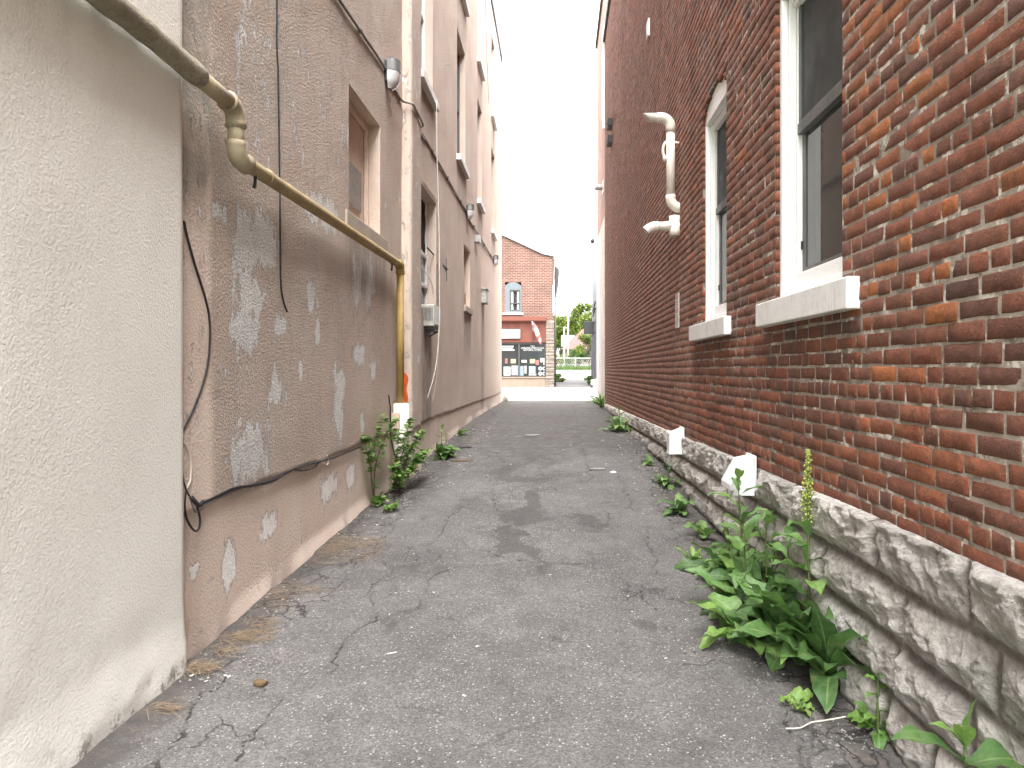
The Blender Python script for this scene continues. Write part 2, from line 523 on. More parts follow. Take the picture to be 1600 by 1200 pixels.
M['bark_stem'] = painted('brown_stem', (.10, .075, .05), .8, .3, 20)
M['seed'] = painted('seed_heads', (.30, .36, .08), .8, .4, 30)
M['needles'] = painted('dry_pine_needles', (.30, .215, .135), .85, .5, 12)
M['chips'] = painted('paint_chips', (.60, .55, .49), .8, .4, 12)
M['pebble'] = painted('grey_pebbles', (.24, .22, .205), .9, .5, 14)
M['clod'] = painted('brown_clod', (.13, .085, .04), .95, .6, 24)
M['concrete'] = mat_concrete('pale_concrete', (.20, .193, .182), (.26, .252, .24))
M['road'] = mat_concrete('pale_worn_road', (.21, .203, .195), (.27, .262, .254))
M['lot'] = mat_concrete('lot_gravel', (.24, .23, .22), (.34, .33, .32))
M['drive'] = mat_concrete('driveway_asphalt', (.10, .096, .094), (.15, .145, .142))

# ------------------------------------------------------------------ camera, sky, sun
cam = bpy.data.cameras.new('camera'); co = bpy.data.objects.new('camera', cam); COL.objects.link(co)
co.location = (0, 0, H); co.rotation_euler = (PI / 2, 0, 0)
cam.sensor_width = 36; cam.lens = 36 * F / 1600
cam.shift_x = -(CX - 800) / 1600; cam.shift_y = -(600 - CY) / 1600
cam.clip_start = .05; cam.clip_end = 2000
SC.camera = co

SUN_EL, SUN_AZ = math.radians(66), math.radians(172)   # azimuth clockwise from +Y: behind the camera, to the right
w = bpy.data.worlds.new('World'); SC.world = w; w.use_nodes = True
wn = w.node_tree; bg = wn.nodes['Background']
sky = wn.nodes.new('ShaderNodeTexSky'); sky.sky_type = 'NISHITA'; sky.sun_disc = False
sky.sun_elevation = SUN_EL; sky.sun_rotation = SUN_AZ; sky.dust_density = 3.0; sky.air_density = 1.0; sky.ozone_density = 1.0
hs = wn.nodes.new('ShaderNodeHueSaturation'); hs.inputs['Saturation'].default_value = .08
wn.links.new(sky.outputs[0], hs.inputs['Color']); wn.links.new(hs.outputs[0], bg.inputs[0]); bg.inputs[1].default_value = .15
sl = bpy.data.lights.new('sun', 'SUN'); sl.energy = .5; sl.angle = math.radians(50); sl.color = (1, .98, .94)
so = bpy.data.objects.new('sun', sl); COL.objects.link(so)
sd = Vector((math.sin(SUN_AZ) * math.cos(SUN_EL), math.cos(SUN_AZ) * math.cos(SUN_EL), math.sin(SUN_EL)))
so.rotation_euler = (-sd).to_track_quat('-Z', 'Y').to_euler(); so.location = sd * 40
SC.view_settings.view_transform = 'Standard'; SC.view_settings.look = 'None'; SC.view_settings.gamma = 1
SC.view_settings.exposure = 3.2
SC.cycles.max_bounces = 6; SC.cycles.diffuse_bounces = 4; SC.cycles.caustics_reflective = False; SC.cycles.caustics_refractive = False

# ================================================================== LEFT: tan stucco building
LB = empty('stucco_building', (LX(13) - 2, 13, gz(-1.8, 13)), 'tall tan building with rough peeling stucco and narrow upper windows, on the left', 'building')
YA, YB, ZT = 3.30, 23.4, 12.15
# openings: Y0, Y1, z0, z1, recess
boarded = (6.12, 7.21, 2.88, 4.03)
drape = (9.35, 10.6, 2.22, 4.03)
blind = (13.8, 14.8, 2.76, 4.0)
uppers = [(9.25, 10.3, 5.5, 7.9), (12.85, 14.0, 5.5, 7.9), (16.2, 17.15, 5.5, 7.9), (19.7, 20.8, 5.5, 7.9)]
attic = [(9.25, 10.3, 8.85, 11.2), (12.85, 14.0, 8.85, 11.2), (16.2, 17.15, 8.85, 11.2), (19.7, 20.75, 8.85, 11.2)]
holes = [boarded, drape, blind] + uppers + attic

patches = [(357, 325, 392, 440), (385, 340, 432, 415), (360, 430, 410, 500), (352, 480, 404, 552), (350, 655, 416, 752), (425, 490, 447, 530), (418, 578, 436, 640),
           (472, 440, 494, 494), (489, 488, 497, 548), (517, 545, 534, 704), (545, 400, 562, 486), (566, 400, 581, 486), (546, 535, 570, 575), (345, 845, 372, 918), (405, 803, 438, 838),
           (502, 738, 530, 780), (540, 725, 556, 760), (472, 320, 530, 350), (330, 320, 350, 340), (575, 560, 586, 600), (462, 560, 470, 600), (560, 640, 566, 680), (296, 888, 310, 900)]


def stucco_fields(Y, z):
    ledge = .745 + (.03 * fbm(Y * 1.3, Y * 0 + 3, 5) - .015) - .006 * np.clip(Y - 8, 0, 12) + .012 * np.sin(Y * 9)
    rough = sstep(-.015, .02, z - ledge)
    smooth_strip = 1 - sstep(3.58, 3.72, Y + .10 * (fbm(z * 1.7, z * 0, 3) - .5))
    rough = rough * (1 - .9 * smooth_strip)
    rough = rough * (1 - .55 * sstep(16.2, 17.6, Y))
    peel = np.zeros_like(Y)
    for (x0, y0, x1, y1) in patches:
        a, za = pL(x0, y1); b, zb = pL(x1, y0)
        _, zc = pL(x1, y1); _, zd = pL(x0, y0)
        z0, z1 = min(za, zc) + .02, max(zb, zd) - .02
        cy, cz, ry, rz = (a + b) / 2, (z0 + z1) / 2, (b - a) / 2, (z1 - z0) / 2
        d = (np.abs((Y - cy) / max(ry, .035)) ** 2.4 + np.abs((z - cz) / max(rz, .05)) ** 2.4) ** (1 / 2.4)
        peel = np.maximum(peel, .85 * (1 - sstep(.1, 1.75, d)))
    wash = .30 * sstep(3.7, 4.0, Y) * (1 - sstep(4.9, 5.5, Y)) * sstep(2.3, 2.75, z)
    wash = np.maximum(wash, .28 * sstep(5.7, 5.9, Y) * (1 - sstep(6.1, 6.3, Y)) * sstep(2.6, 3, z))
    wash = np.maximum(wash, .17 * (Y < 8.2) * sstep(1.0, 1.5, z))
    wash = np.maximum(wash, .08 * (Y >= 8.2) * (Y < 16))
    peel = np.maximum(peel, wash)
    stain = np.zeros_like(Y)
    def st(y0, y1, z0, z1, a):
        nonlocal stain
        m = sstep(y0 - .15, y0 + .05, Y) * (1 - sstep(y1 - .05, y1 + .15, Y)) * sstep(z0 - .3, z0 + .2, z) * (1 - sstep(z1 - .02, z1 + .05, z))
        stain = np.maximum(stain, a * m)
    st(9.5, 10.1, .6, 2.2, .8); st(17.0, 17.6, .4, 3.1, .65); st(13.8, 14.9, 1.9, 2.76, .6); st(6.1, 7.4, 2.2, 2.76, .5)
    st(10.15, 10.9, 2.3, 3.1, .6)
    for (y0, y1, z0, z1) in uppers + attic: st(y0, y1 + .1, z0 - 1.0, z0 - .1, .35)
    strip = (1 - sstep(3.62, 3.70, Y + .12 * (fbm(z * 2.2, z * 0 + 7, 9) - .5))) * sstep(2.1, 2.5, z)
    grey = strip
    base = gz_l(Y)
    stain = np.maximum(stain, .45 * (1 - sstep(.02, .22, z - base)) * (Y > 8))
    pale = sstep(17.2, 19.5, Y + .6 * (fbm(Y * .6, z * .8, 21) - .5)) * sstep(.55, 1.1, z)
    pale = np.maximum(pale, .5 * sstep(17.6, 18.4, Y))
    out = .016 * sstep(-.008, .006, z - ledge) + .02 * (fbm(Y * .9, z * .9, 31) - .5) + .010 * (fbm(Y * 4, z * 4, 33) - .5) * rough
    out = out + .0035 * (fbm(Y * 16, z * 16, 35, 3) - .5) * rough
    # crumbling foot
    out = out + .035 * (1 - sstep(-.05, .12, z - base)) * sstep(.35, .6, fbm(Y * 2.3, Y * 0, 41))
    return rough, peel, stain, pale, out, grey


def gz_l(Y):
    return H - np.interp(Y, *_gl)


def grid_wall(ys, zs, holes, place, keepfun=None):
    ny, nz = len(ys), len(zs)
    YY, ZZ = np.meshgrid(ys, zs, indexing='ij')
    idx = np.arange(ny * nz).reshape(ny, nz)
    fa = np.stack([idx[:-1, :-1], idx[1:, :-1], idx[1:, 1:], idx[:-1, 1:]], -1)
    cy = (ys[:-1] + ys[1:]) / 2; cz = (zs[:-1] + zs[1:]) / 2
    keep = np.ones((ny - 1, nz - 1), bool)
    for (y0, y1, z0, z1) in holes:
        keep &= ~((cy[:, None] > y0) & (cy[:, None] < y1) & (cz[None, :] > z0) & (cz[None, :] < z1))
    if keepfun is not None: keep &= keepfun(cy[:, None], cz[None, :])
    return YY, ZZ, fa[keep]


ys = [YA]
while ys[-1] < YB: ys.append(ys[-1] + .0055 * ys[-1])
ys = np.array(ys[:-1] + [YB])
zs = np.concatenate([np.arange(-.12, 5.2, .022), np.arange(5.2, ZT, .07), [ZT]])
ys = np.unique(np.round(np.concatenate([ys] + [[h[0], h[1]] for h in holes]), 4))
zs = np.unique(np.round(np.concatenate([zs] + [[h[2], h[3]] for h in holes]), 4))
YY, ZZ, fa = grid_wall(ys, zs, holes, LX)
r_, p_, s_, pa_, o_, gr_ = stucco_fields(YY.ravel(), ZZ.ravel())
for h in holes:                                    # keep the arrises of the openings straight
    d = np.maximum(np.maximum(h[0] - YY.ravel(), YY.ravel() - h[1]), np.maximum(h[2] - ZZ.ravel(), ZZ.ravel() - h[3]))
    o_ = np.where(np.abs(d) < .03, o_ * 0 + .012, o_)
V = np.stack([LX(YY.ravel()) + o_, YY.ravel(), ZZ.ravel()], -1)
verts = V.tolist(); nb = len(verts)
extra = MB()
for (y0, y1, z0, z1) in holes:                     # reveals
    R = .30
    a, b = .012, -R
    for q in ([(y0, z0), (y0, z1)], [(y0, z1), (y1, z1)], [(y1, z1), (y1, z0)], [(y1, z0), (y0, z0)]):
        (ya, za), (yb, zb) = q
        extra.add([(LX(ya, a), ya, za), (LX(yb, a), yb, zb), (LX(yb, b), yb, zb), (LX(ya, b), ya, za)], [(0, 1, 2, 3)])
# roof, far end and back of the building so it stands as a solid block
xb = -9.0
extra.add([(LX(YA), YA, ZT), (LX(YB), YB, ZT), (xb, YB, ZT), (xb, YA, ZT)], [(0, 1, 2, 3)])
extra.add([(LX(YB), YB, -.1), (LX(YB), YB, ZT), (xb, YB, ZT), (xb, YB, -.1)], [(0, 1, 2, 3)])
extra.add([(xb, YA, -.1), (xb, YA, ZT), (xb, YB, ZT), (xb, YB, -.1)], [(0, 1, 2, 3)])
ne = len(extra.v)
V = np.vstack([V, np.array(extra.v)]); fa = np.vstack([fa, np.array(extra.f) + nb])
z0_ = np.zeros(ne)
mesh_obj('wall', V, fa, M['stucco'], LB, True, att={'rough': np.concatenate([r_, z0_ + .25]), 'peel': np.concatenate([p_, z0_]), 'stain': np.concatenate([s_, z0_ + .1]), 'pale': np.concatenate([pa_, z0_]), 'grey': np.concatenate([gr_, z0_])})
bpy.data.objects['wall'].data.polygons.foreach_set('use_smooth', np.ones(len(fa), bool))

# pilaster
py0, py1, po = 8.22, 8.86, .115
zp = np.concatenate([np.arange(0, 5.2, .03), np.arange(5.2, ZT - .2, .12)])
prof = [(py0, -.02, 0)] + [(py0 + .0, po * t, 0) for t in (.3, .6, .9)] + [(py0 + .012, po, 0)] + [(py0 + u, po, 1) for u in (.05, .12, .2, .3, .4, .5, .58)] + [(py1 - .01, po, .4), (py1, po * .9, .2), (py1, -.02, 0)]
PV = []; PR = []; PS = []
for z in zp:
    for (Y, o, r) in prof:
        n = (vnoise(Y * 9, z * 5, 3) - .5) * .008 + (vnoise(Y * 2, z * 1.1, 5) - .5) * .012
        led = .72 + .02 * math.sin(Y * 9)
        up = float(sstep(-.01, .01, z - led))
        foot = .02 * (1 - float(sstep(.02, .2, z - gz(-1.7, Y))))
        PV.append((LX(Y, o + (n + .016 * up * r + foot if o > .01 else 0)), Y, z)); PR.append(r * up); PS.append(.15 * (1 - r))
npf = len(prof); nz = len(zp)
PF = [(i * npf + k, i * npf + k + 1, (i + 1) * npf + k + 1, (i + 1) * npf + k) for i in range(nz - 1) for k in range(npf - 1)]
mesh_obj('pilaster', PV, np.array(PF), M['stucco'], LB, True, att={'rough': np.array(PR), 'peel': np.full(len(PV), .25), 'stain': np.array(PS), 'pale': np.full(len(PV), .12)})

# roof flashing
m = MB()
for (a, b) in [(YA, YB + .04)]:
    m.add([(LX(a, .05), a, ZT - .16), (LX(b, .05), b, ZT - .16), (LX(b, .05), b, ZT + .06), (LX(a, .05), a, ZT + .06), (LX(a, -.3), a, ZT + .06), (LX(b, -.3), b, ZT + .06), (LX(a, .02), a, ZT - .16), (LX(b, .02), b, ZT - .16)],
          [(0, 1, 2, 3), (3, 2, 5, 4), (0, 6, 7, 1)])
m.build('roof_edge', M['roof_metal'], LB)


def lwin(h, frame_mat, sill_mat, rec=.10, split=True, sill=True, fw=.06):
    y0, y1, z0, z1 = h
    ox = LB
    f = MB()
    def bar(a, b, c, d, o0, o1): # y a-b, z c-d, out o0..o1
        xa, xb_ = LX((a + b) / 2, o0), LX((a + b) / 2, o1)
        f.box(min(xa, xb_), max(xa, xb_), a, b, c, d)
    bar(y0 + .002, y0 + fw, z0 + .002, z1 - .002, -rec - .06, -rec); bar(y1 - fw, y1 - .002, z0 + .002, z1 - .002, -rec - .06, -rec)
    bar(y0 + fw, y1 - fw, z1 - fw, z1 - .002, -rec - .058, -rec - .002); bar(y0 + fw, y1 - fw, z0 + .002, z0 + fw, -rec - .058, -rec - .002)
    if split:
        zm = (z0 + z1) / 2; bar(y0 + fw, y1 - fw, zm - .025, zm + .025, -rec - .055, -rec - .004)
    w_ = f.build('window', frame_mat, LB, bevel=.004)
    g = MB(); g.box(LX((y0 + y1) / 2, -rec - .05), LX((y0 + y1) / 2, -rec - .04), y0 + .03, y1 - .03, z0 + .03, z1 - .03)
    g.build('pane', M['glass'], w_)
    if sill:
        s = MB(); xa, xb_ = LX((y0 + y1) / 2, -.1), LX((y0 + y1) / 2, .10)
        s.box(xa, xb_, y0 - .10, y1 + .10, z0 - .115, z0 - .003)
        s.build('sill', sill_mat, w_, bevel=.006)
    return w_


for k, h in enumerate(uppers): lwin(h, M['white_paint'] if k == 0 else M['sash'], M['white_sill'])
for k, h in enumerate(attic): lwin(h, M['sash'], M['white_sill'])

# boarded window: panel, plywood sheet, concrete sill
y0, y1, z0, z1 = boarded
ym = (y0 + y1) / 2
f = MB()
f.box(LX(ym, -.145), LX(ym, -.10), y0 + .002, y0 + .05, z0 + .1, z1 - .002); f.box(LX(ym, -.145), LX(ym, -.10), y1 - .05, y1 - .002, z0 + .002, z1 - .002)
f.box(LX(ym, -.145), LX(ym, -.10), y0 + .05, y1 - .05, z1 - .06, z1 - .002)
wb = f.build('window', M['tan_board'], LB, bevel=.006)
g = MB(); g.box(LX(ym, -.18), LX(ym, -.148), y0 + .004, y1 - .004, z0 + .004, z1 - .004); g.build('board', M['tan_board'], wb)
ya, za = pL(553, 318, -.14); yb_, zb_ = pL(574, 262, -.14)
g = MB(); g.box(LX(ym, -.146), LX(ym, -.12), 6.58, 6.99, 3.07, 3.47); g.build('plywood_patch', M['grey_board'], wb, label='small grey weathered plywood patch')
s = MB(); s.box(LX(ym, -.1), LX(ym, .03), 6.0, 7.52, 2.735, 2.877); s.build('sill', M['concrete_sill'], wb, bevel=.012)

# draped window with air conditioner
y0, y1, z0, z1 = drape; ym = (y0 + y1) / 2
f = MB()
def lb(mb, a, b, c, d, o0, o1, mi=0): mb.box(LX((a + b) / 2, o0), LX((a + b) / 2, o1), a, b, c, d, mi)
lb(f, y0 + .002, y0 + .06, z0 + .002, z1 - .002, -.17, -.11); lb(f, y1 - .08, y1 - .002, z0 + .002, 3.22, -.17, -.11); lb(f, y0 + .06, y1 - .08, 3.16, 3.22, -.168, -.112); lb(f, y0 + .06, y1 - .08, 2.70, 2.75, -.168, -.10)
lb(f, y1 - .06, y1 - .002, 3.22, z1 - .002, -.17, -.12)
wd = f.build('window', M['white_sill'], LB, bevel=.005)
g = MB(); lb(g, y0 + .03, y1 - .03, z0 + .03, 3.18, -.16, -.15); g.build('pane', M['glass'], wd)
g = MB()
nd_ = 40
cv = []
for i in range(nd_):
    Y = y0 + .03 + (y1 - y0 - .1) * i / (nd_ - 1)
    for j in range(9):
        z = 3.24 + (z1 - 3.27) * j / 8
        cv.append((LX(Y, -.15 + .025 * math.sin(i * .95 + .5 * math.sin(j)) + .01 * math.sin(i * 2.3)), Y, z - .10 * (1 - j / 8) * math.sin(i * .35)))
g.add(cv, [(i * 9 + j, (i + 1) * 9 + j, (i + 1) * 9 + j + 1, i * 9 + j + 1) for i in range(nd_ - 1) for j in range(8)])
g.build('drape', M['curtain'], wd, True)

acx = LX(9.8)
A = empty('air_conditioner', (acx + .05, 9.8, 2.06), 'dirty ivory window air conditioner sticking out of the draped lower window', 'air conditioner')
g = MB(); g.box(acx - .22, acx + .165, 9.56, 10.08, 2.07, 2.375); g.build('casing', M['ac'], A, bevel=.012)
g = MB()
for i in range(9): g.box(acx - .02 + i * .019, acx - .012 + i * .019, 9.553, 9.5595, 2.15, 2.33)
g.build('side_louvre', M['dark_metal'], A)
g = MB(); g.box(acx + .1655, acx + .172, 9.60, 10.04, 2.10, 2.345)
for i in range(14): g.box(acx + .1725, acx + .177, 9.61 + i * .031, 9.618 + i * .031, 2.10, 2.345)
g.build('coil_grille', M['galv'], A)
for Y in (9.66, 9.98):
    g = MB(); g.obox((acx + .05, Y, 2.01), (.10, 0, .0), (0, .012, 0), (0, 0, .012)); g.obox((acx + .07, Y, 1.97), (.08, 0, .05), (0, .01, 0), (-.004, 0, .008))
    g.build('bracket', M['dark_metal'], A)
g = MB(); g.box(acx + .0, acx + .15, 9.6, 10.04, 2.035, 2.068); g.build('drip_tray', M['dark_metal'], A)

# blind lower window, with pipes coming out of its sill
y0, y1, z0, z1 = blind; ym = (y0 + y1) / 2
f = MB(); lb(f, y0 + .003, y1 - .003, z0 + .003, z1 - .003, -.16, -.13); wv = f.build('window', M['tan_board'], LB)
s = MB(); lb(s, y0 - .08, y1 + .1, z0 - .13, z0 - .003, -.1, .07); s.build('sill', M['concrete_sill'], wv, bevel=.012)
pp = empty('capped_pipes', (LX(14.2), 14.2, z0), 'pair of thin tan pipes standing on the sill of the blind window', 'pipe')
for dy, hh in ((0.15, .42), (.38, .30)):
    g = MB(); Y = 14.0 + dy; g.tube([(LX(Y, -.04), Y, z0), (LX(Y, -.04), Y, z0 + hh), (LX(Y, -.04), Y, z0 + hh + .005)], [.014, .014, .022], 8); g.build('pipe', M['tan_board'], pp, True)

# exhaust hood, junction box
Y, z = 17.25, 3.29
E = empty('exhaust_vent', (LX(Y), Y, z - .2), 'boxy ivory exhaust vent on the far part of the stucco wall', 'vent')
g = MB(); lb(g, 17.0, 17.5, 3.12, 3.46, .0, .14); g.build('housing', M['ac'], E, bevel=.01)
g = MB()
for i in range(6): lb(g, 17.04, 17.46, 3.15 + i * .05, 3.165 + i * .05, .141, .155)
g.build('louvre', M['white_metal'], E)
g = MB(); lb(g, 16.96, 17.54, 3.462, 3.50, .0, .17); g.build('hood', M['ac'], E)
JB = empty('junction_box', (LX(15.8), 15.8, 4.4), 'small grey junction box between the two far wall lights', 'junction box')
g = MB(); lb(g, 15.66, 15.9, 4.39, 4.55, .0, .12); g.build('box', M['galv'], JB, bevel=.006)
g = MB(); lb(g, 15.655, 15.905, 4.38, 4.56, .1205, .13); g.build('cover', M['white_sill'], JB, bevel=.004)


# wall lights
def wall_light(Y, z, label):
    L = empty('wall_light', (LX(Y), Y, z - .15), label, 'wall light', 'wall lights along the conduit')
    g = MB(); lb(g, Y - .08, Y + .08, z - .10, z + .13, .0, .05); g.build('back_box', M['dark_metal'], L, bevel=.006)
    n = 10; v = []; 
    def ring(zz, d, wd): return [(LX(Y, .05 + d * math.sin(PI * k / (n - 1)) ** .7), Y - wd * math.cos(PI * k / (n - 1)), zz) for k in range(n)]
    g = MB(); rs = [ring(z + .15, .11, .10), ring(z + .14, .125, .105), ring(z + .02, .125, .105)]
    v = [p for r in rs for p in r]
    g.add(v, [(i * n + k, i * n + k + 1, (i + 1) * n + k + 1, (i + 1) * n + k) for i in range(2) for k in range(n - 1)] + [tuple(range(n)), tuple(range(3 * n - 1, 2 * n - 1, -1))])
    g.build('housing', M['dark_metal'], L, True)
    g = MB(); rs = [ring(z + .018, .12, .10), ring(z - .08, .11, .098), ring(z - .14, .075, .085), ring(z - .165, .03, .05)]
    v = [p for r in rs for p in r]
    g.add(v, [(i * n + k, i * n + k + 1, (i + 1) * n + k + 1, (i + 1) * n + k) for i in range(3) for k in range(n - 1)] + [tuple(range(4 * n - 1, 3 * n - 1, -1))])
    g.build('lens', M['lens'], L, True)


wall_light(7.45, 4.68, 'wall light above the boarded window, nearest of the row')
wall_light(14.2, 4.74, 'wall light in the middle of the row, left of the junction box')
wall_light(20.3, 4.70, 'farthest wall light, near the street end of the stucco wall')


def on_wall(o, pts, seg=6, **k):
    return smooth_path([(LX(Y, oo if oo is not None else o), Y, z) for (Y, z, oo) in pts], seg)


C = empty('conduit', (LX(6), 6, 4.6), 'dark metal conduit running from the top left to the nearest wall light', 'conduit')
g = MB(); g.tube([(LX(Y, .03), Y, z) for Y, z in ((4.0, 4.55), (5.8, 4.60), (6.4, 4.645), (7.0, 4.69), (7.40, 4.70))], .014); g.build('tube', M['grey_metal'], C, True)
for Y in (4.9, 6.42):
    g = MB(); g.tube([(LX(Y - .03, .03), Y - .03, np.interp(Y, [4, 5.8, 6.4, 7], [4.55, 4.6, 4.645, 4.69])), (LX(Y + .03, .03), Y + .03, np.interp(Y, [4, 5.8, 6.4, 7], [4.55, 4.6, 4.645, 4.69]) + .003)], .02)
    g.build('coupling', M['grey_metal'], C, True)
C = empty('conduit', (LX(8.5), 8.5, 4.6), 'bent conduit stepping round the pilaster beside the nearest wall light', 'conduit')
g = MB(); g.tube(on_wall(.03, [(7.5, 4.66, .03), (7.95, 4.655, .03), (8.13, 4.655, .05), (8.2, 4.65, .145), (8.35, 4.65, .15), (8.75, 4.64, .15), (8.92, 4.64, .13), (8.98, 4.64, .03), (9.3, 4.66, .03), (9.6, 4.69, .03)], 4), .014); g.build('tube', M['grey_metal'], C, True)
C = empty('conduit', (LX(12), 12, 4.7), 'straight conduit from the pilaster to the middle wall light', 'conduit')
g = MB(); g.tube([(LX(Y, .03), Y, 4.71) for Y in (9.4, 11.5, 14.1)], .014); g.build('tube', M['grey_metal'], C, True)
for Y in (10.2, 11.6, 13.2):
    g = MB(); lb(g, Y - .02, Y + .02, 4.68, 4.74, .0, .047); g.build('strap', M['dark_metal'], C)
C = empty('conduit', (LX(17), 17, 4.65), 'straight conduit between the middle and the farthest wall light', 'conduit')
g = MB(); g.tube([(LX(Y, .03), Y, z) for Y, z in ((14.3, 4.63), (17, 4.68), (20.2, 4.71))], .014); g.build('tube', M['grey_metal'], C, True)
for Y in (15.4, 17.6, 19.2):
    g = MB(); lb(g, Y - .02, Y + .02, 4.64, 4.71, .0, .047); g.build('strap', M['dark_metal'], C)

# wires
def cable(name, pts, r, mat, label, cat='cable', out=.02, seg=6, n=6, extra=()):
    P = on_wall(out, [(p[0], p[1], p[2] if len(p) > 2 else None) for p in pts], seg)
    g = MB(); g.tube(P, r, n)
    for e in extra: g.tube(on_wall(out, [(p[0], p[1], p[2] if len(p) > 2 else None) for p in e[0]], seg), e[1], n)
    o = g.build(name, mat, None, True, loc=P[0])
    return tag(o, label, cat)


q = lambda *a: [pL(x, y, .025) for (x, y) in a]
cable('hanging_cable', [(4.61, 6.5)] + q((434, 0), (436, 120), (438, 260), (439, 360), (440, 440), (444, 470), (450, 487)), .0058, M['black_rubber'], 'black cable hanging straight down the stucco wall past the gas pipe')
cable('looping_cable', q((289, 345), (294, 370), (305, 410), (322, 465), (329, 505), (327, 560), (318, 600), (303, 640), (288, 672), (286, 685)), .0062, M['black_rubber'], 'thick black cable bowing out beside the cream wall corner')
cable('cable_bundle', q((284, 660), (287, 690), (285, 715), (287, 745), (292, 765), (301, 780), (312, 788)) , .0055, M['black_rubber'], 'black cable bundle tied near the ground and running along the ledge to the vine',
      extra=[(q((312, 788), (340, 775), (368, 762), (400, 757), (432, 748), (462, 732), (490, 724), (520, 716), (545, 706), (566, 698)), .0058),
             (q((312, 789), (340, 777), (372, 763), (405, 758), (430, 751), (448, 738), (465, 731)), .0055),
             (q((292, 765), (290, 790), (294, 812), (305, 829), (312, 826), (314, 810), (309, 790)), .0055),
             (q((460, 733), (475, 735), (492, 730), (500, 722)), .006), (q((300, 778), (311, 789), (318, 784)), .014)])
cable('white_cable', q((287, 690), (297, 708), (300, 730), (298, 752), (292, 764)), .007, M['white_cable'], 'short white cable curving between two ties in the black bundle')
cable('grey_cable', q((293, 765), (302, 790), (309, 800), (330, 786), (362, 770), (385, 760)), .004, M['grey_cable'], 'thin grey wire sagging under the black cable bundle')
cable('white_cable', q((500, 716), (504, 722), (512, 726), (514, 718), (512, 712)), .005, M['white_cable'], 'small loop of white cable hooked over the ledge above the peeling paint')
cable('white_cable', [(10.0, 5.4, .12), (10.0, 4.6, .13), (9.98, 3.6, .16), (9.9, 2.9, .18), (9.86, 2.4, .19), (9.82, 2.05, .19), (9.72, 1.5, .16), (9.6, 1.05, .06)], .007, M['white_cable'],
      'pale cable dropping from the upper sill over the air conditioner', extra=[([(9.84, 2.3, .19), (9.88, 1.9, .18), (9.98, 1.3, .12), (10.0, .95, .05)], .006)])
cable('grey_cable', [(9.7, 3.0, -.09), (10.05, 2.75, .03), (10.3, 2.6, .02)], .006, M['white_cable'], 'short pale cable looping out of the draped window')
W = empty('wall_bracket', (LX(11.2), 11.2, 3.1), 'rusty rod and flat bar bracket right of the draped window', 'bracket')
g = MB(); lb(g, 11.55, 11.62, 2.95, 3.35, .0, .02); g.build('flat_bar', M['dark_metal'], W)
g = MB(); g.tube([(LX(10.2, -.05), 10.2, 3.28), (LX(11.58, .03), 11.58, 3.16)], .012); g.build('rod', M['dark_metal'], W, True)
cable('roof_wire', [(17.9, 11.4), (18.2, 10.2), (18.6, 9.3), (18.9, 8.8)], .010, M['black_rubber'], 'thin black wire snaking between the top windows of the stucco wall')
cable('sill_wire', [(20.3, 8.75), (20.25, 8.5), (20.35, 8.2), (20.2, 7.95)], .008, M['black_rubber'], 'short wire hanging below the farthest top sill')

# gas pipe
t = NT('ochre_pipe_paint')
sx = t.nd('ShaderNodeSeparateXYZ', i0=t.co)
k = t.attr('ochre'); n = t.noise(5, 6, .65); n2 = t.noise(60, 4, .7)
c = t.mix(k, t.ramp(n, [(.3, (.33, .275, .195)), (.7, (.48, .42, .315))]), t.ramp(n, [(.3, (.25, .155, .042)), (.7, (.40, .275, .085))]))
c = t.mix(t.math('MULTIPLY', t.mr(t.noise(26, 6, .75), .58, .70), .75), c, (.12, .075, .045))
M['ochre'] = t.done(c, .55, t.bump(n2, .6, .004))
t = NT('stuccoed_pipe')
n = t.noise(70, 6, .7); c = t.ramp(t.noise(9, 6, .7), [(.3, (.22, .19, .14)), (.55, (.38, .335, .26)), (.75, (.48, .425, .34))])
c = t.mix(t.math('MULTIPLY', t.mr(n, .5, .36), .5), c, (.2, .17, .12))
M['crust'] = t.done(c, .9, t.bump(n, .9, .012))
GP = empty('gas_pipe', (LX(7.74, .1), 7.74, gz(-1.7, 7.74)), 'ochre gas pipe crossing the left walls and dropping to the ground by the pilaster', 'pipe')
ox = .105
def gp(Y, z, o=ox): return Vector((LX(Y, o), Y, z))
g = MB()
Ys = np.arange(.9, 3.36, .05)
g.tube([gp(Y, 2.905 + .004 * math.sin(Y * 7), .115) for Y in Ys], [.050 + .005 * vnoise(Y * 9, 0, 2) + .002 * math.sin(Y * 31) for Y in Ys], 14)
g.build('coated_pipe', M['crust'], GP, True, label='thick stucco coated run of the pipe on the cream wall')
g = MB(); g.tube([gp(3.34, 2.905), gp(3.66, 2.905)], .044, 14, ochre=.25); g.build('pipe', M['ochre'], GP, True)
def elbow(a, b, c_, r=.052, oc=.15):
    g = MB(); P = [a.lerp(b, .0)] + [((1 - t_) ** 2) * a + 2 * t_ * (1 - t_) * b + t_ ** 2 * c_ for t_ in np.linspace(.12, .88, 7)] + [c_]
    g.tube(P, [r * 1.12] + [r] * 7 + [r * 1.12], 14, ochre=oc); g.build('elbow', M['ochre'], GP, True)
elbow(gp(3.66, 2.905), gp(3.76, 2.905), gp(3.76, 2.80))
g = MB(); g.tube([gp(3.76, 2.81), gp(3.755, 2.70)], .044, 14, ochre=.1); g.build('pipe', M['ochre'], GP, True)
elbow(gp(3.755, 2.72), gp(3.755, 2.615), gp(3.88, 2.63))
g = MB(); Ys = np.arange(3.87, 7.72, .08); g.tube([gp(Y, 2.635 + .003 * (Y - 3.8)) for Y in Ys], .0425, 14, ochre=[x for Y in Ys for x in [min(1, .55 + .25 * (Y - 3.9))] * 14]); g.build('pipe', M['ochre'], GP, True)
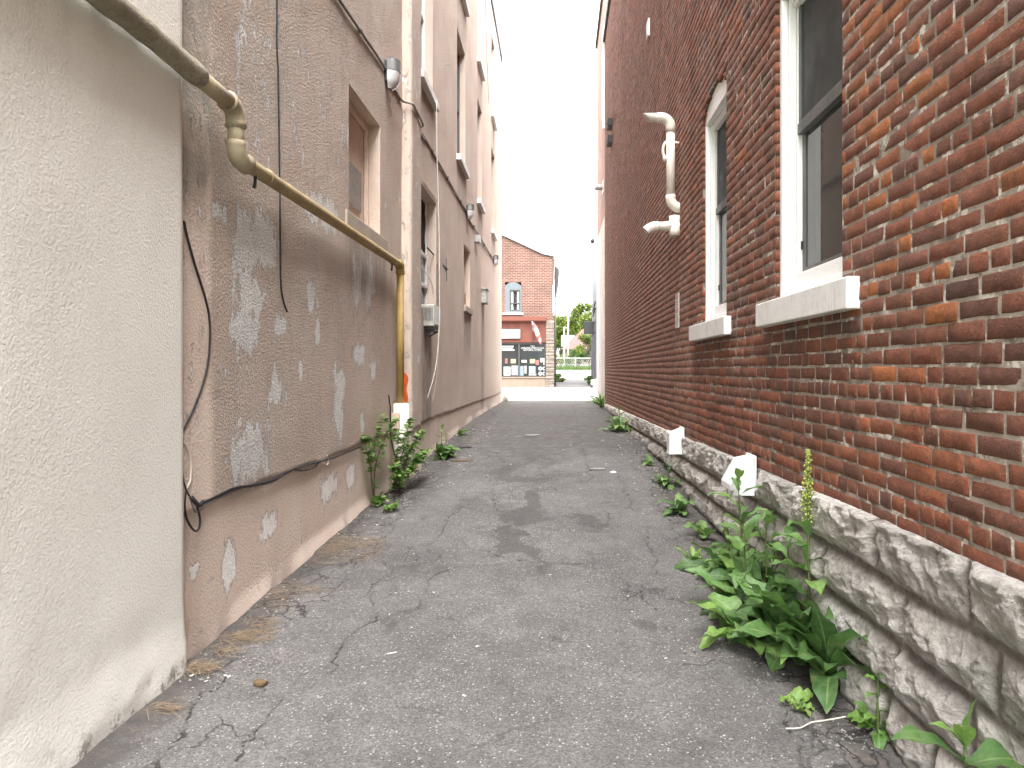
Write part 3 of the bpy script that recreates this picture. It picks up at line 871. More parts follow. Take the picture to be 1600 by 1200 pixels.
elbow(gp(7.66, 2.647), gp(7.74, 2.647), gp(7.74, 2.56), .05, 1.0)
g = MB(); g.tube([gp(7.74, 2.57), gp(7.74, 1.06)], .0425, 14, ochre=1.0); g.build('pipe', M['ochre'], GP, True)
for Y in (4.16, 7.42):
    g = MB(); g.tube([gp(Y - .012, 2.64), gp(Y + .012, 2.64)], .047, 14, ochre=.5); g.build('collar', M['ochre'], GP, True)
g = MB(); g.tube([gp(3.757, 2.802), gp(3.757, 2.79)], .0505, 14, ochre=0); g.build('collar', M['ochre'], GP, True)
g = MB(); g.tube([gp(7.74, 2.555), gp(7.74, 2.54)], .052, 14, ochre=1); g.build('collar', M['ochre'], GP, True)
for Y in (4.0, 7.35):
    g = MB(); g.tube([gp(Y, 2.60), gp(Y, 2.565), gp(Y, 2.53, .10), gp(Y, 2.525, .10)], [.011, .009, .012, .006]); g.build('hanger', M['dark_metal'], GP, True)
g = MB(); zb = gz(-1.7, 7.74) - .03
g.tube([gp(7.74, zb, .115), gp(7.74, .5, .115), gp(7.74, 1.075, .115), gp(7.74, 1.08, .115)], [.092, .09, .088, .07], 20)
g.build('sleeve', M['pvc'], GP, True, label='cream sleeve round the foot of the pipe')
g = MB(); lb(g, 7.60, 7.66, .80, .98, .02, .12); g.build('clip', M['tan_board'], GP, bevel=.004)
g = MB(); g.tube([gp(Y, z, o) for Y, z, o in ((7.55, 1.18, .02), (7.58, 1.05, .03), (7.6, .7, .03), (7.66, .5, .06), (7.8, .35, .12))], .008); o = g.build('thin_cable', M['black_rubber'], None, True, loc=gp(7.5, .3)); tag(o, 'thin black cable running down behind the cream pipe sleeve', 'cable')
g = MB(); P = []
for i in range(9):
    z = 1.06 + i * .045; wd = .035 if i < 8 else .02
    P += [(LX(py0, .012 + .012 * math.sin(i * 1.3)) , py0 - .004 - .004 * math.sin(i), z), (LX(py0, .012 + 2 * wd + .012 * math.sin(i * 1.3)), py0 - .010 + .003 * math.sin(i * 2), z + .01)]
g.add(P + [(x, y + .002, z) for x, y, z in P], [(2 * i, 2 * i + 1, 2 * i + 3, 2 * i + 2) for i in range(8)] + [(18 + 2 * i + 2, 18 + 2 * i + 3, 18 + 2 * i + 1, 18 + 2 * i) for i in range(8)])
tag(g.build('marking_tape', M['orange'], None, loc=(LX(py0), py0, 1.06)), 'strip of orange marking tape on the pilaster beside the yellow pipe', 'tape')

# ================================================================== LEFT: cream building in front
CBY = 3.345
ys = np.concatenate([np.arange(-3.0, 1.2, .1), np.arange(1.2, CBY, .02), [CBY]])  # unseen stretch behind the camera lengthened to even out the skylight glow
zs = np.concatenate([np.arange(-.12, .6, .02), np.arange(.6, 12, .12), [12]])
YY, ZZ, fa = grid_wall(ys, zs, [], LX)
yv, zv = YY.ravel(), ZZ.ravel()
cout = .055 + .010 * (fbm(yv * 1.1, zv * 1.1, 51) - .5) + .006 * (fbm(yv * 7, zv * 7, 52) - .5)
bz = gz_l(yv)
cout = cout + .022 * (1 - sstep(.02, .30, zv - bz)) + .018 * (fbm(yv * 9, zv * 9, 53) - .5) * (1 - sstep(.0, .16, zv - bz))
cout = cout - .012 * sstep(3.31, 3.345, yv)
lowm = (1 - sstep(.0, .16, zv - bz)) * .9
V = np.stack([LX(yv) + cout, yv + np.where(yv > 3.30, .012 * (fbm(zv * 2.2, zv * 0, 54) - .5) - .004 * zv, 0), zv], -1)
nY, nZ = len(ys), len(zs)
ri = np.arange((nY - 1) * nZ, nY * nZ)
nb = len(V)
ret = V[ri].copy(); ret[:, 0] = LX(3.4, -.02)
V2 = np.vstack([V, ret])
rf = np.stack([ri[:-1], nb + np.arange(nZ - 1), nb + np.arange(1, nZ), ri[1:]], -1)
ex = np.array([(LX(-3, .055), -3, -.1), (-9, -3, -.1), (-9, -3, 12), (LX(-3, .055), -3, 12), (LX(CBY), CBY, 12), (-9, CBY, 12)])
ef = np.array([(0, 1, 2, 3), (3, 2, 5, 4)]) + len(V2)
V3 = np.vstack([V2, ex])
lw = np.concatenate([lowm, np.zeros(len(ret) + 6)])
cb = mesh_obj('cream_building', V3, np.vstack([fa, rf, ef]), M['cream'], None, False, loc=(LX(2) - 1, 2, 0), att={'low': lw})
sm = np.zeros(len(cb.data.polygons), bool); sm[:len(fa)] = True; cb.data.polygons.foreach_set('use_smooth', sm)
tag(cb, 'pale cream stuccoed building filling the left edge of the picture', 'building')
# ================================================================== RIGHT: red brick building
BB = empty('brick_building', (RX(8) + 2, 8, gz(1.4, 8)), 'tall old red brick building with white arched windows on a rough stone base', 'building')
RY0, RY1, RZT = -.6, 19.9, 11.1
wins = [(5.46, 6.37), (3.23, 4.22)]
WZ0, WSP, WAP = 1.885, 3.80, 3.925          # sill top, spring, crown


def zb(Y): return .905 - .0216 * np.clip(Y, 0, 30)


def sag(Y, z): return -.0105 * (Y - 2) * np.clip((1.465 - z) / .6, 0, 1)


def opening(z):
    """list of (y0, y1) closed to bricks at height z"""
    res = []
    for (a, b) in wins:
        if WZ0 - .13 <= z <= WZ0: res.append((a - .09, b + .09) if False else (a, b))
        elif WZ0 < z <= WSP: res.append((a, b))
        elif WSP < z < WAP:
            w_ = (b - a) / 2; h = WAP - WSP; R = (w_ * w_ + h * h) / (2 * h)
            dz = z - WSP + (R - h); hw = math.sqrt(max(R * R - dz * dz, 0)); res.append(((a + b) / 2 - hw, (a + b) / 2 + hw))
    return res


pitch = .0725
bricks = []                                     # y0,y1,z0,z1,depth
row = 0
z = .32
while z < RZT:
    header = (row % 6 == 2)
    L = .105 if header else .213
    y = RY0 - rng.random() * .02 + (0 if header else (L / 2 if row % 2 else 0)) - L
    zc = z + pitch / 2
    ops = opening(zc)
    while y < RY1:
        ln = L * (1 + rng.normal(0, .03))
        if not header and rng.random() < .06: ln = .105
        j = max(.004, rng.normal(.0095, .003))
        a, b = y + j / 2, y + ln - j / 2
        y += ln
        if b < RY0: continue
        b = min(b, RY1)
        if a > b - .02: continue
        if zc < float(zb((a + b) / 2)) - sag((a + b) / 2, zc) - .05: continue
        segs = [(a, b, .035)]
        for (o0, o1) in ops:
            ns = []
            for (s0, s1, dp) in segs:
                if s1 <= o0 or s0 >= o1: ns.append((s0, s1, dp)); continue
                if s0 < o0 - .015: ns.append((s0, o0, .12))
                if s1 > o1 + .015: ns.append((o1, s1, .12))
            segs = ns
        jz = max(.004, rng.normal(.0100, .0025))
        for (s0, s1, dp) in segs:
            bricks.append((s0, s1, z + jz / 2 + rng.normal(0, .001), z + pitch - jz / 2 + rng.normal(0, .001), dp))
    z += pitch; row += 1
B = np.array(bricks); nB = len(B)
pal = np.array([(.195, .060, .029), (.228, .068, .030), (.150, .055, .032), (.33, .105, .030), (.120, .050, .033), (.262, .080, .033), (.174, .060, .031)])
yc, zc = (B[:, 0] + B[:, 1]) / 2, (B[:, 2] + B[:, 3]) / 2
orange = np.exp(-((yc - 2.8) / .45) ** 2 - ((zc - 2.5) / .8) ** 2) * .34 + .012
orange = orange * (1 - .8 * sstep(4.5, 7, yc))
pr = rng.random(nB); ch = rng.choice([0, 1, 2, 4, 5, 6], nB, p=[.29, .22, .18, .04, .05, .22])
low = zc < 1.25
ch = np.where(low & (rng.random(nB) < .35), 5, ch)
ch = np.where(pr < orange, 3, ch)
tint = pal[ch] * (1 + rng.normal(0, .10, (nB, 1)))
tint = tint * (.86 + .14 * sstep(3.5, 7, yc))[:, None]
tint = np.where((sstep(5, 9, yc) > .5)[:, None], tint * .5 + np.array([[.27, .125, .082]]) * .5, tint)
ch_ = .006
def jit(s): return rng.normal(0, s, nB)
cor = [(0, 2), (1, 2), (1, 3), (0, 3)]
rings = []
tilt = rng.normal(0, .0007, (nB, 2)); proud = np.clip(rng.normal(.0004, .0013, nB), -.0006, .004)
for (inset, out) in ((0, None), (0, -.004), (ch_, 0.0)):
    R = []
    for k, (a, b) in enumerate(cor):
        sy = 1 if a == 0 else -1; sz = 1 if b == 2 else -1
        Y = B[:, a] + sy * inset + (jit(.0018) if inset else jit(.001)); Z = B[:, b] + sz * inset + (jit(.0018) if inset else jit(.0008))
        o = -B[:, 4] if out is None else out + proud + sy * tilt[:, 0] * -1 + sz * tilt[:, 1] * -1
        Z2 = Z + sag(Y, Z)
        R.append(np.stack([RX(Y) - o, Y, Z2], -1))
    rings.append(R)
def outline(R, amp):                              # corner ring -> 12 points, ragged along the long edges
    a, b, c_, d = R; out_ = []
    for k in range(6):
        t_ = k / 5; p = a * (1 - t_) + b * t_
        if 0 < k < 5: p = p + np.stack([jit(.0004) if amp else 0 * p[:, 0], 0 * p[:, 0], rng.normal(0, amp, nB) if amp else 0 * p[:, 0]], -1)
        out_.append(p)
    for k in range(6):
        t_ = k / 5; p = c_ * (1 - t_) + d * t_
        if 0 < k < 5: p = p + np.stack([jit(.0004) if amp else 0 * p[:, 0], 0 * p[:, 0], rng.normal(0, amp, nB) if amp else 0 * p[:, 0]], -1)
        out_.append(p)
    return out_
V = np.stack([p for R, am in zip(rings, (0, .0010, .0012)) for p in outline(R, am)], 1).reshape(-1, 3)       # nB*36
fl = []
for r in (0, 1):
    for k in range(12): fl.append((r * 12 + k, r * 12 + (k + 1) % 12, (r + 1) * 12 + (k + 1) % 12, (r + 1) * 12 + k))
for k in range(5): fl.append((24 + k, 24 + k + 1, 24 + 10 - k, 24 + 11 - k))
FA = (np.array(fl)[None] + (np.arange(nB) * 36)[:, None, None]).reshape(-1, 4)
tv = np.repeat(tint, 36, 0)
def sootf(Y, z):
    return np.clip(.14 + .10 * sstep(5.5, 9.5, Y) + .26 * sstep(3.8, 7, z) * sstep(4, 8, Y) + .10 * sstep(4, 8, z) + .25 * (fbm(Y * .7, z * .35, 61) - .5), 0, .95)
soot = sootf(V[:, 1], V[:, 2])
for (a, b) in wins:                                 # dirty runs beneath the sills
    soot = np.maximum(soot, .85 * sstep(a - .25, a, V[:, 1]) * (1 - sstep(b + .1, b + .35, V[:, 1])) * sstep(1.35, 1.7, V[:, 2]) * (1 - sstep(1.74, 1.80, V[:, 2])))
mesh_obj('brickwork', V, FA, M['brick'], BB, False, att={'tint': tv, 'soot': soot})

# mortar bed behind the bricks, with the reveals of the openings, roof and ends
ys = np.concatenate([np.arange(RY0, 8, .06), np.arange(8, RY1, .25), [RY1]])
zs = np.concatenate([np.arange(.2, 5, .05), np.arange(5, RZT, .25), [RZT]])
ys = np.unique(np.round(np.concatenate([ys] + [[a, b] for a, b in wins]), 4)); zs = np.unique(np.round(np.concatenate([zs, [WZ0 - .13, WZ0, WSP, WAP]]), 4))
YY, ZZ, fa = grid_wall(ys, zs, [(a, b, WZ0 - .13, WAP) for a, b in wins], RX)
yv, zv = YY.ravel(), ZZ.ravel()
mo = -.0024 + .0032 * (fbm(yv * 6, zv * 6, 71) - .5) + .002 * (fbm(yv * 2, zv * 2, 72) - .5)
mo = np.where(yv < 0, -.006, mo)
V = np.stack([RX(yv) - mo, yv, zv + sag(yv, zv)], -1)
ex = MB()
for (a, b) in wins:
    for Y in (a - .006, b + .006):
        ex.add([(RX(Y, -.008), Y, WZ0 - .13), (RX(Y, -.008), Y, WAP), (RX(Y, -.35), Y, WAP), (RX(Y, -.35), Y, WZ0 - .13)], [(0, 1, 2, 3)])
    # spandrels above the arch, just behind the brick faces
    w_ = (b - a) / 2; h = WAP - WSP; Rr = (w_ * w_ + h * h) / (2 * h); n = 16; top = []; bot = []; deep = []
    for i in range(n + 1):
        u = -w_ + 2 * w_ * i / n; zz = WSP - (Rr - h) + math.sqrt(Rr * Rr - u * u) + .006; Y = (a + b) / 2 + u
        bot.append((RX(Y, -.007), Y, zz)); top.append((RX(Y, -.007), Y, WAP + .03)); deep.append((RX(Y, -.35), Y, zz))
    ex.add(bot + top + deep, [(i, i + 1, n + 1 + i + 1, n + 1 + i) for i in range(n)] + [(i, i + 1, 2 * n + 2 + i + 1, 2 * n + 2 + i) for i in range(n)])
ex.add([(RX(-3), -3, -.2), (RX(RY0, .001), RY0, -.2), (RX(RY0, .001), RY0, RZT), (RX(-3), -3, RZT)], [(0, 1, 2, 3)])  # unseen wall and roof behind the camera, added to hold back skylight
ex.add([(RX(-3), -3, RZT), (RX(RY0), RY0, RZT), (12, RY0, RZT), (12, -3, RZT)], [(0, 1, 2, 3)])
ex.add([(RX(RY0), RY0, RZT), (RX(RY1), RY1, RZT), (12, RY1, RZT), (12, RY0, RZT)], [(0, 1, 2, 3)])
ex.add([(RX(RY1, -.006), RY1, 0), (12, RY1, 0), (12, RY1, RZT), (RX(RY1, -.006), RY1, RZT)], [(0, 1, 2, 3)])
ex.add([(RX(RY0, -.006), RY0, -.2), (12, RY0, -.2), (12, RY0, RZT), (RX(RY0, -.006), RY0, RZT)], [(0, 1, 2, 3)])
nb = len(V)
V = np.vstack([V, np.array(ex.v)]); quads = [f for f in ex.f]
mesh_obj('mortar', V, np.vstack([fa, np.array(quads) + nb]), M['mortar'], BB, False, att={'soot': np.clip(np.concatenate([sootf(yv, zv) * .55 + .62 * sstep(6, 9.5, yv) + .35 * sstep(5.0, 7.5, yv) * (fbm(yv, zv, 5) > .45) + .40 * (1 - sstep(.9, 1.5, zv)) * sstep(2.6, 4.0, yv), np.full(len(ex.v), .2)]), 0, 1)})
m = MB()
m.add([(RX(RY0, .06), RY0, RZT - .1), (RX(RY1, .06), RY1, RZT - .1), (RX(RY1, .06), RY1, RZT + .06), (RX(RY0, .06), RY0, RZT + .06), (RX(RY0, -.3), RY0, RZT + .06), (RX(RY1, -.3), RY1, RZT + .06), (RX(RY0, .0), RY0, RZT - .1), (RX(RY1, .0), RY1, RZT - .1)], [(0, 1, 2, 3), (3, 2, 5, 4), (0, 6, 7, 1)])
m.build('roof_edge', M['roof_metal'], BB)

# rock-faced stone base
ys = [.55]
while ys[-1] < RY1: ys.append(ys[-1] + max(.0026 * ys[-1], .006))
ys = np.array(ys[:-1] + [RY1]); nv_ = 150
vs = np.linspace(0, 1, nv_)
YY, VV = np.meshgrid(ys, vs, indexing='ij')
gzr = GZ(1.35, YY)
HH = zb(YY) - gzr + .10
T = VV * HH                                        # depth below the top of the stone
edges = np.array([0, .235, .455, .68, .92, 1.4])
Tw = T + .028 * (fbm(YY * 1.3, T * 0 + 2, 81) - .5) * sstep(.08, .2, T) + .02 * (fbm(YY * 6, T * 5, 82) - .5)
Yw = YY + .05 * (fbm(YY * 1.0, T * 6, 83) - .5)
ri = np.clip(np.searchsorted(edges, Tw.ravel(), side='right').reshape(T.shape) - 1, 0, 4)
dj = np.full(T.shape, 9.0); sid = np.zeros(T.shape)
for r in range(5):
    bnd = [-.3]
    while bnd[-1] < RY1 + 1: bnd.append(bnd[-1] + rng.uniform(.34, .80) * (1 if r else 1.25))
    bnd = np.array(bnd)
    k = np.clip(np.searchsorted(bnd, Yw) - 1, 0, len(bnd) - 2)
    dv = np.minimum(Yw - bnd[k], bnd[k + 1] - Yw)
    dh = np.minimum(Tw - edges[r] + (0.05 if r == 0 else 0), edges[r + 1] - Tw)
    mk = ri == r
    dj = np.where(mk, np.minimum(np.maximum(dv, 0) * 1.0, np.maximum(dh, 0)), dj); sid = np.where(mk, r * 131 + k, sid)
tintS = _hash(sid.astype(int), sid.astype(int) * 3 + 1, 9)
rand2 = _hash(sid.astype(int) + 7, sid.astype(int) * 5 + 2, 4); rand3 = _hash(sid.astype(int) + 3, sid.astype(int) * 11 + 2, 8)
pil = 1 - np.exp(-dj / .034)
def ridged(x, y, s, o=4):
    v = 0; a = 1; t_ = 0
    for i in range(o):
        n = 1 - np.abs(2 * vnoise(x * 2 ** i + i * 3.1, y * 2 ** i, s + i) - 1); v = v + a * n * n; t_ += a; a *= .5
    return v / t_
skew = YY * .55 + T
rock = .042 * (ridged(YY * 2.6 + T * 1.3, T * 4.2 - YY * .9, 84, 5) - .45) + .018 * (fbm(YY * 22, T * 26, 86, 3) - .5) + .05 * (fbm(YY * 4.2 + rand2 * 50, T * 6 + YY * 1.2, 88, 3) - .5) + .030 * (ridged(YY * 8 + T * 5, T * 13 - YY * 4, 94, 4) - .45)
facet = (rand2 - .5) * .09 * np.sin((Yw * 3.1 + rand3 * 6)) + (rand3 - .5) * .03
out = -.014 + pil * (.062 + rock + facet * .45) - .006 * (1 - pil)
out = np.where(VV < .5 / nv_, -.015, out)
out = np.maximum(out, .004) * (VV > 0) + (VV == 0) * -.02
ZZs = zb(YY) - T + .006 * (fbm(YY * 9, T, 89) - .5) + .02 * (fbm(YY * 2.2, T * 0, 90) - .5) * (1 - sstep(0, .1, T))
V = np.stack([RX(YY) - out, YY + .02 * rock / .06 * pil, ZZs], -1).reshape(-1, 3)
ny = len(ys)
idx = np.arange(ny * nv_).reshape(ny, nv_)
fa = np.stack([idx[:-1, :-1], idx[1:, :-1], idx[1:, 1:], idx[:-1, 1:]], -1).reshape(-1, 4)
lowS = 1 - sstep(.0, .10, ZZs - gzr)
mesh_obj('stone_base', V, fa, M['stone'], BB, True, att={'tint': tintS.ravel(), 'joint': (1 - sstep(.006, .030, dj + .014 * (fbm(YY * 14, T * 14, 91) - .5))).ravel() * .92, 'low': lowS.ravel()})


def rb(mb, a, b, c, d, o0, o1, mi=0):               # box on the right wall: y a-b, z c-d, out o0-o1
    Y = (a + b) / 2; x0, x1 = sorted((RX(Y, o0), RX(Y, o1))); mb.box(x0, x1, a, b, c, d, mi)


def right_window(a, b, dirt):
    ym = (a + b) / 2; w_ = (b - a) / 2
    f = MB()
    zt = 3.72
    for (s, e) in ((a, 1), (b, -1)):                # stepped jambs
        def J(i0, i1, o0, o1):
            y0, y1 = sorted((s + e * i0, s + e * i1)); rb(f, y0, y1, WZ0 + .004, zt, o0, o1)
        J(.003, .045, -.062, -.026); J(.003, .058, -.108, -.064)
        J(.003, .075, -.20, -.110)
    rb(f, a + .058, b - .058, zt - .035, zt, -.108, -.085)
    rb(f, a + .075, b - .075, zt - .06, zt - .037, -.20, -.09)
    # arched head panel
    h = WAP - WSP; R = (w_ * w_ + h * h) / (2 * h); n = 14; fr = []; bk = []
    for o, L in ((-.028, fr), (-.082, bk)):
        for i in range(n + 1):
            u = -w_ + .004 + (2 * w_ - .008) * i / n; zz = WSP - .004 - (R - h) + math.sqrt(R * R - u * u)
            L.append((RX(ym + u, o), ym + u, zz)); L.append((RX(ym + u, o), ym + u, zt + .002))
    v = fr + bk; m2 = len(fr); fc = []
    for i in range(n):
        p = 2 * i
        fc += [(p, p + 2, p + 3, p + 1), (m2 + p, m2 + p + 1, m2 + p + 3, m2 + p + 2), (p + 1, p + 3, m2 + p + 3, m2 + p + 1), (p, m2 + p, m2 + p + 2, p + 2)]
    f.add(v, fc)
    W_ = f.build('window', M['white_paint'], BB, bevel=.004)
    g = MB()                                        # sloped inner sill and bottom board
    rb(g, a + .06, b - .06, WZ0 + .004, WZ0 + .055, -.125, -.035); rb(g, a + .078, b - .078, WZ0 + .07, WZ0 + .155, -.15, -.095)
    rb(g, a + .065, b - .065, WZ0 + .055, WZ0 + .070, -.13, -.105)
    g.build('inner_sill', M['white_paint'], W_, bevel=.005)
    zl, zm = WZ0 + .155, 2.915
    g = MB()
    rb(g, a + .078, a + .125, zl, zm - .03, -.165, -.138); rb(g, b - .125, b - .078, zl, zm - .03, -.165, -.138)
    rb(g, a + .125, b - .125, zl, zl + .035, -.165, -.138); rb(g, a + .078, b - .078, zm - .03, zm + .035, -.160, -.112)
    rb(g, a + .078, b - .078, zm + .035, zm + .05, -.15, -.120)
    rb(g, a + .078, a + .11, zm + .05, zt - .06, -.145, -.115); rb(g, b - .11, b - .078, zm + .05, zt - .06, -.145, -.115)
    g.build('sash', M['sash'], W_, bevel=.003)
    g = MB(); rb(g, a + .12, b - .12, zl + .03, zm - .028, -.156, -.150); g.build('pane', M['glass'], W_)
    g = MB(); rb(g, a + .105, b - .105, zm + .045, zt - .055, -.136, -.131); g.build('insect_screen', M['screen'], W_)
    g = MB(); rb(g, a - .155 if a > 5 else a - .19, b + .29 if a > 5 else b + .18, 1.735, WZ0 - .004, -.10, .066)
    g.build('sill', M['white_sill'], W_, bevel=.007)
    g = MB(); rb(g, b - .09, b - .08, zl + .15, zl + .20, -.137, -.128); g.build('latch', M['black'], W_)


right_window(*wins[0], .3)
right_window(*wins[1], .3)

# plastic vent pipes
VP = empty('vent_pipe', (RX(7.6), 7.6, 3.0), 'cream plastic vent pipe with two bent outlets high on the brick wall', 'vent pipe')
Yp = 7.6; xr = RX(Yp, .095); xw = RX(Yp)
g = MB(); g.tube([(xr, Yp, 3.36), (xr, Yp, 4.16)], .050, 16); g.build('riser', M['pvc'], VP, True)
def arc(c_, r, a0, a1, n=8): return [(c_[0] + r * math.cos(a), Yp, c_[1] + r * math.sin(a)) for a in np.linspace(a0, a1, n)]
g = MB(); g.tube([(xr, Yp, 4.10)] + arc((xr - .11, 4.155), .11, 0, PI / 2) + [(xr - .15, Yp, 4.265)], .056, 16); g.build('elbow', M['pvc'], VP, True)
def cut_pipe(z, x0, x1, r=.05):
    n = 18; v = []
    for (x, sk) in ((x0, 0), (x1, .08)):
        for k in range(n):
            a = 2 * PI * k / n; v.append((x - sk * math.sin(a) * .5, Yp + r * math.cos(a), z + r * math.sin(a)))
    for k in range(n):
        a = 2 * PI * k / n; v.append((x1 - .08 * math.sin(a) * .5 * .85, Yp + r * .86 * math.cos(a), z + r * .86 * math.sin(a)))
    for k in range(n):
        a = 2 * PI * k / n; v.append((x1 + .15, Yp + r * .86 * math.cos(a), z + r * .86 * math.sin(a)))
    g = MB(); g.add(v, [(i * n + k, i * n + (k + 1) % n, (i + 1) * n + (k + 1) % n, (i + 1) * n + k) for i in range(3) for k in range(n)]); return g
cut_pipe(4.265, xr - .13, xr - .27).build('outlet', M['pvc'], VP, True)
g = MB(); g.tube([(xr, Yp, 3.40)] + [(xr + .11 - .11 * math.cos(a), Yp, 3.37 - .11 * math.sin(a)) for a in np.linspace(0, PI / 2, 8)] + [(xw + .05, Yp, 3.26)], .056, 16); g.build('elbow', M['pvc'], VP, True)
g = MB(); g.tube([(xr + .045, Yp, 2.95), (xr + .045, Yp, 3.0), (xr + .045, Yp, 3.17), (xr + .045, Yp, 3.172)], [.066, .062, .062, .04], 16); g.build('tee', M['pvc'], VP, True)
g = MB(); g.tube([(xr + .05, Yp, 3.06), (xr - .16, Yp, 3.055)], .05, 16); g.tube([(xr - .02, Yp, 3.057), (xr - .05, Yp, 3.057)], .057, 16); g.tube([(xw + .03, Yp, 3.05), (xr + .06, Yp, 3.05)], .05, 12); g.build('branch_pipe', M['pvc'], VP, True)
g = MB(); g.tube([(xr - .14, Yp, 3.056), (xr - .19, Yp, 3.053), (xr - .235, Yp, 3.035), (xr - .275, Yp, 3.0)], [.056, .056, .055, .055], 16, cap=False)
g.tube([(xr - .20, Yp, 3.045), (xr - .235, Yp, 3.03), (xr - .272, Yp, 3.0)], .047, 16, cap=True); g.build('outlet', M['pvc'], VP, True)
g = MB(); g.tube(smooth_path([(xr - .062, Yp, 3.80), (xr - .085, Yp, 3.88), (xr - .075, Yp, 3.96), (xr - .03, Yp, 4.0), (xw, Yp, 3.98)], 5), .016); g.tube([(xr - .06, Yp, 3.78), (xr - .06, Yp, 3.84)], .028, 10); g.build('strap', M['pvc'], VP, True)

# dryer hoods on the stone base
def hood(Yc, z1, z0, outd, wd, flare, label):
    Hd = empty('vent_hood', (RX(Yc), Yc, z0), label, 'vent hood')
    x = lambda o: RX(Yc, o)
    g = MB(); b = .03
    v = [(x(b), Yc - wd / 2, z1), (x(b), Yc + wd / 2, z1), (x(outd * .62), Yc - wd / 2, z1 - .035 if not flare else z1 - .02), (x(outd * .62), Yc + wd / 2, z1 - .035 if not flare else z1 - .02),
         (x(outd), Yc - wd / 2 - flare, z1 - .05 if not flare else z0 + .035), (x(outd), Yc + wd / 2 + flare, z1 - .05 if not flare else z0 + .035),
         (x(outd), Yc - wd / 2 - flare, z0), (x(outd), Yc + wd / 2 + flare, z0), (x(b), Yc - wd / 2 - flare * .7, z0), (x(b), Yc + wd / 2 + flare * .7, z0)]
    g.add(v, [(0, 1, 3, 2), (2, 3, 5, 4), (4, 5, 7, 6), (0, 2, 4, 6, 8), (1, 9, 7, 5, 3)])
    h = g.build('hood', M['white_metal'], Hd, bevel=.004)
    s = h.modifiers.new('Thickness', 'SOLIDIFY'); s.thickness = .004
    g = MB(); g.box(x(.035), x(.02), Yc - wd / 2 - .02, Yc + wd / 2 + .02, z0 - .01, z1 + .01); g.build('back_plate', M['white_metal'], Hd)
    if flare:
        g = MB(); g.add([(x(.04), Yc - wd / 2 - .012, z1 + .006), (x(.10), Yc - wd / 2 - .012, z1 - .004), (x(outd * .95), Yc - wd / 2 - flare - .013, z0 - .03), (x(.04), Yc - wd / 2 - flare * .7 - .013, z0 - .035)], [(0, 1, 2, 3)])
        p = g.build('side_flap', M['white_metal'], Hd); s = p.modifiers.new('Thickness', 'SOLIDIFY'); s.thickness = .004
    else:
        g = MB(); rb(g, Yc - wd / 2 - .004, Yc + wd / 2 + .004, z0 - .006, z0 + .004, .03, outd + .004); g.build('louvre_flap', M['white_sill'], Hd)
hood(7.28, .842, .575, .175, .16, 0, 'boxy white vent hood on the stone base, the farther of two')
hood(4.66, .875, .66, .20, .16, .045, 'flared white vent hood on the stone base, the nearer of two, hanging open')

# small things on the brick wall
S = empty('wall_sign', (RX(7.67), 7.67, 1.93), 'small faded white notice with pink bands on the brick wall', 'sign')
g = MB(); rb(g, 7.57, 7.78, 1.93, 2.315, .004, .012); g.build('panel', painted('faded_notice', (.66, .60, .57), .55, .3, 10), S)
g = MB(); pk = painted('faded_pink', (.55, .34, .34), .6, .3, 10); rb(g, 7.575, 7.775, 2.245, 2.31, .0121, .0128); g.build('band', pk, S)
g = MB(); rb(g, 7.575, 7.775, 2.10, 2.14, .0121, .0128); g.build('band', pk, S)
g = MB()
for i in range(4):
    z = 2.225 - i * .026; L = [.15, .17, .12, .16][i]; rb(g, 7.67 - L / 2, 7.67 + L / 2, z - .012, z, .0121, .0127)
for i in range(5):
    z = 2.075 - i * .026; L = [.16, .13, .17, .15, .10][i]; rb(g, 7.67 - L / 2, 7.67 + L / 2, z - .009, z, .0121, .0127)
g.build('faded_lines', painted('faded_print', (.25, .22, .22), .7, .3), S)
for z, lab in ((7.57, 'upper of two small black vent boxes high at the far end of the brick wall'), (7.15, 'lower of two small black vent boxes high at the far end of the brick wall')):
    V_ = empty('vent_box', (RX(17.3), 17.3, z), lab, 'vent box')
    g = MB(); rb(g, 17.1, 17.5, z, z + .20, .0, .11); g.build('housing', M['black'], V_, bevel=.01)
    g = MB()
    for i in range(3): rb(g, 17.09, 17.51, z + .02 + i * .06, z + .035 + i * .06, .108, .125)
    g.build('louvre', M['dark_metal'], V_)
g = MB(); rb(g, 10.05, 10.2, 6.38, 6.62, .0, .03); rb(g, 10.09, 10.16, 6.62, 6.66, .0, .02); rb(g, 10.07, 10.18, 6.42, 6.58, .03, .036)
tag(g.build('anchor_plate', M['white_sill'], None, loc=(RX(10.1), 10.1, 6.38), bevel=.004), 'small pale plate fixed high on the dark brick above the vent pipe', 'plate')

# ================================================================== corner building beyond the brick one
KB = empty('corner_building', (RX(22) + 2, 22, gz(2, 22)), 'street corner building with a whitewashed lower wall, beyond the red brick one', 'building')
KY0, KY1, KZ = 19.905, 23.9, 12.7
M['pinkbrick'] = mat_farbrick('pale_red_brick', (.33, .15, .11), (.25, .11, .085), (.42, .34, .29))
M['whitebrick'] = mat_farbrick('whitewashed_brick', (.68, .62, .58), (.62, .55, .51), (.56, .48, .44))
def kbox(mb, a, b, c, d, o0, back=-6): mb.add([(RX(a, o0), a, c), (RX(b, o0), b, c), (RX(b, o0), b, d), (RX(a, o0), a, d), (RX(a, back), a, c), (RX(b, back), b, c), (RX(b, back), b, d), (RX(a, back), a, d)], [(0, 1, 2, 3), (1, 5, 6, 2), (5, 4, 7, 6), (4, 0, 3, 7), (3, 2, 6, 7), (0, 4, 5, 1)])
g = MB(); kbox(g, KY0, KY1, 5.93, KZ, .0); g.build('upper_wall', M['pinkbrick'], KB)
g = MB(); kbox(g, KY0, KY1, .0, 5.92, .012); g.build('painted_wall', M['whitebrick'], KB)
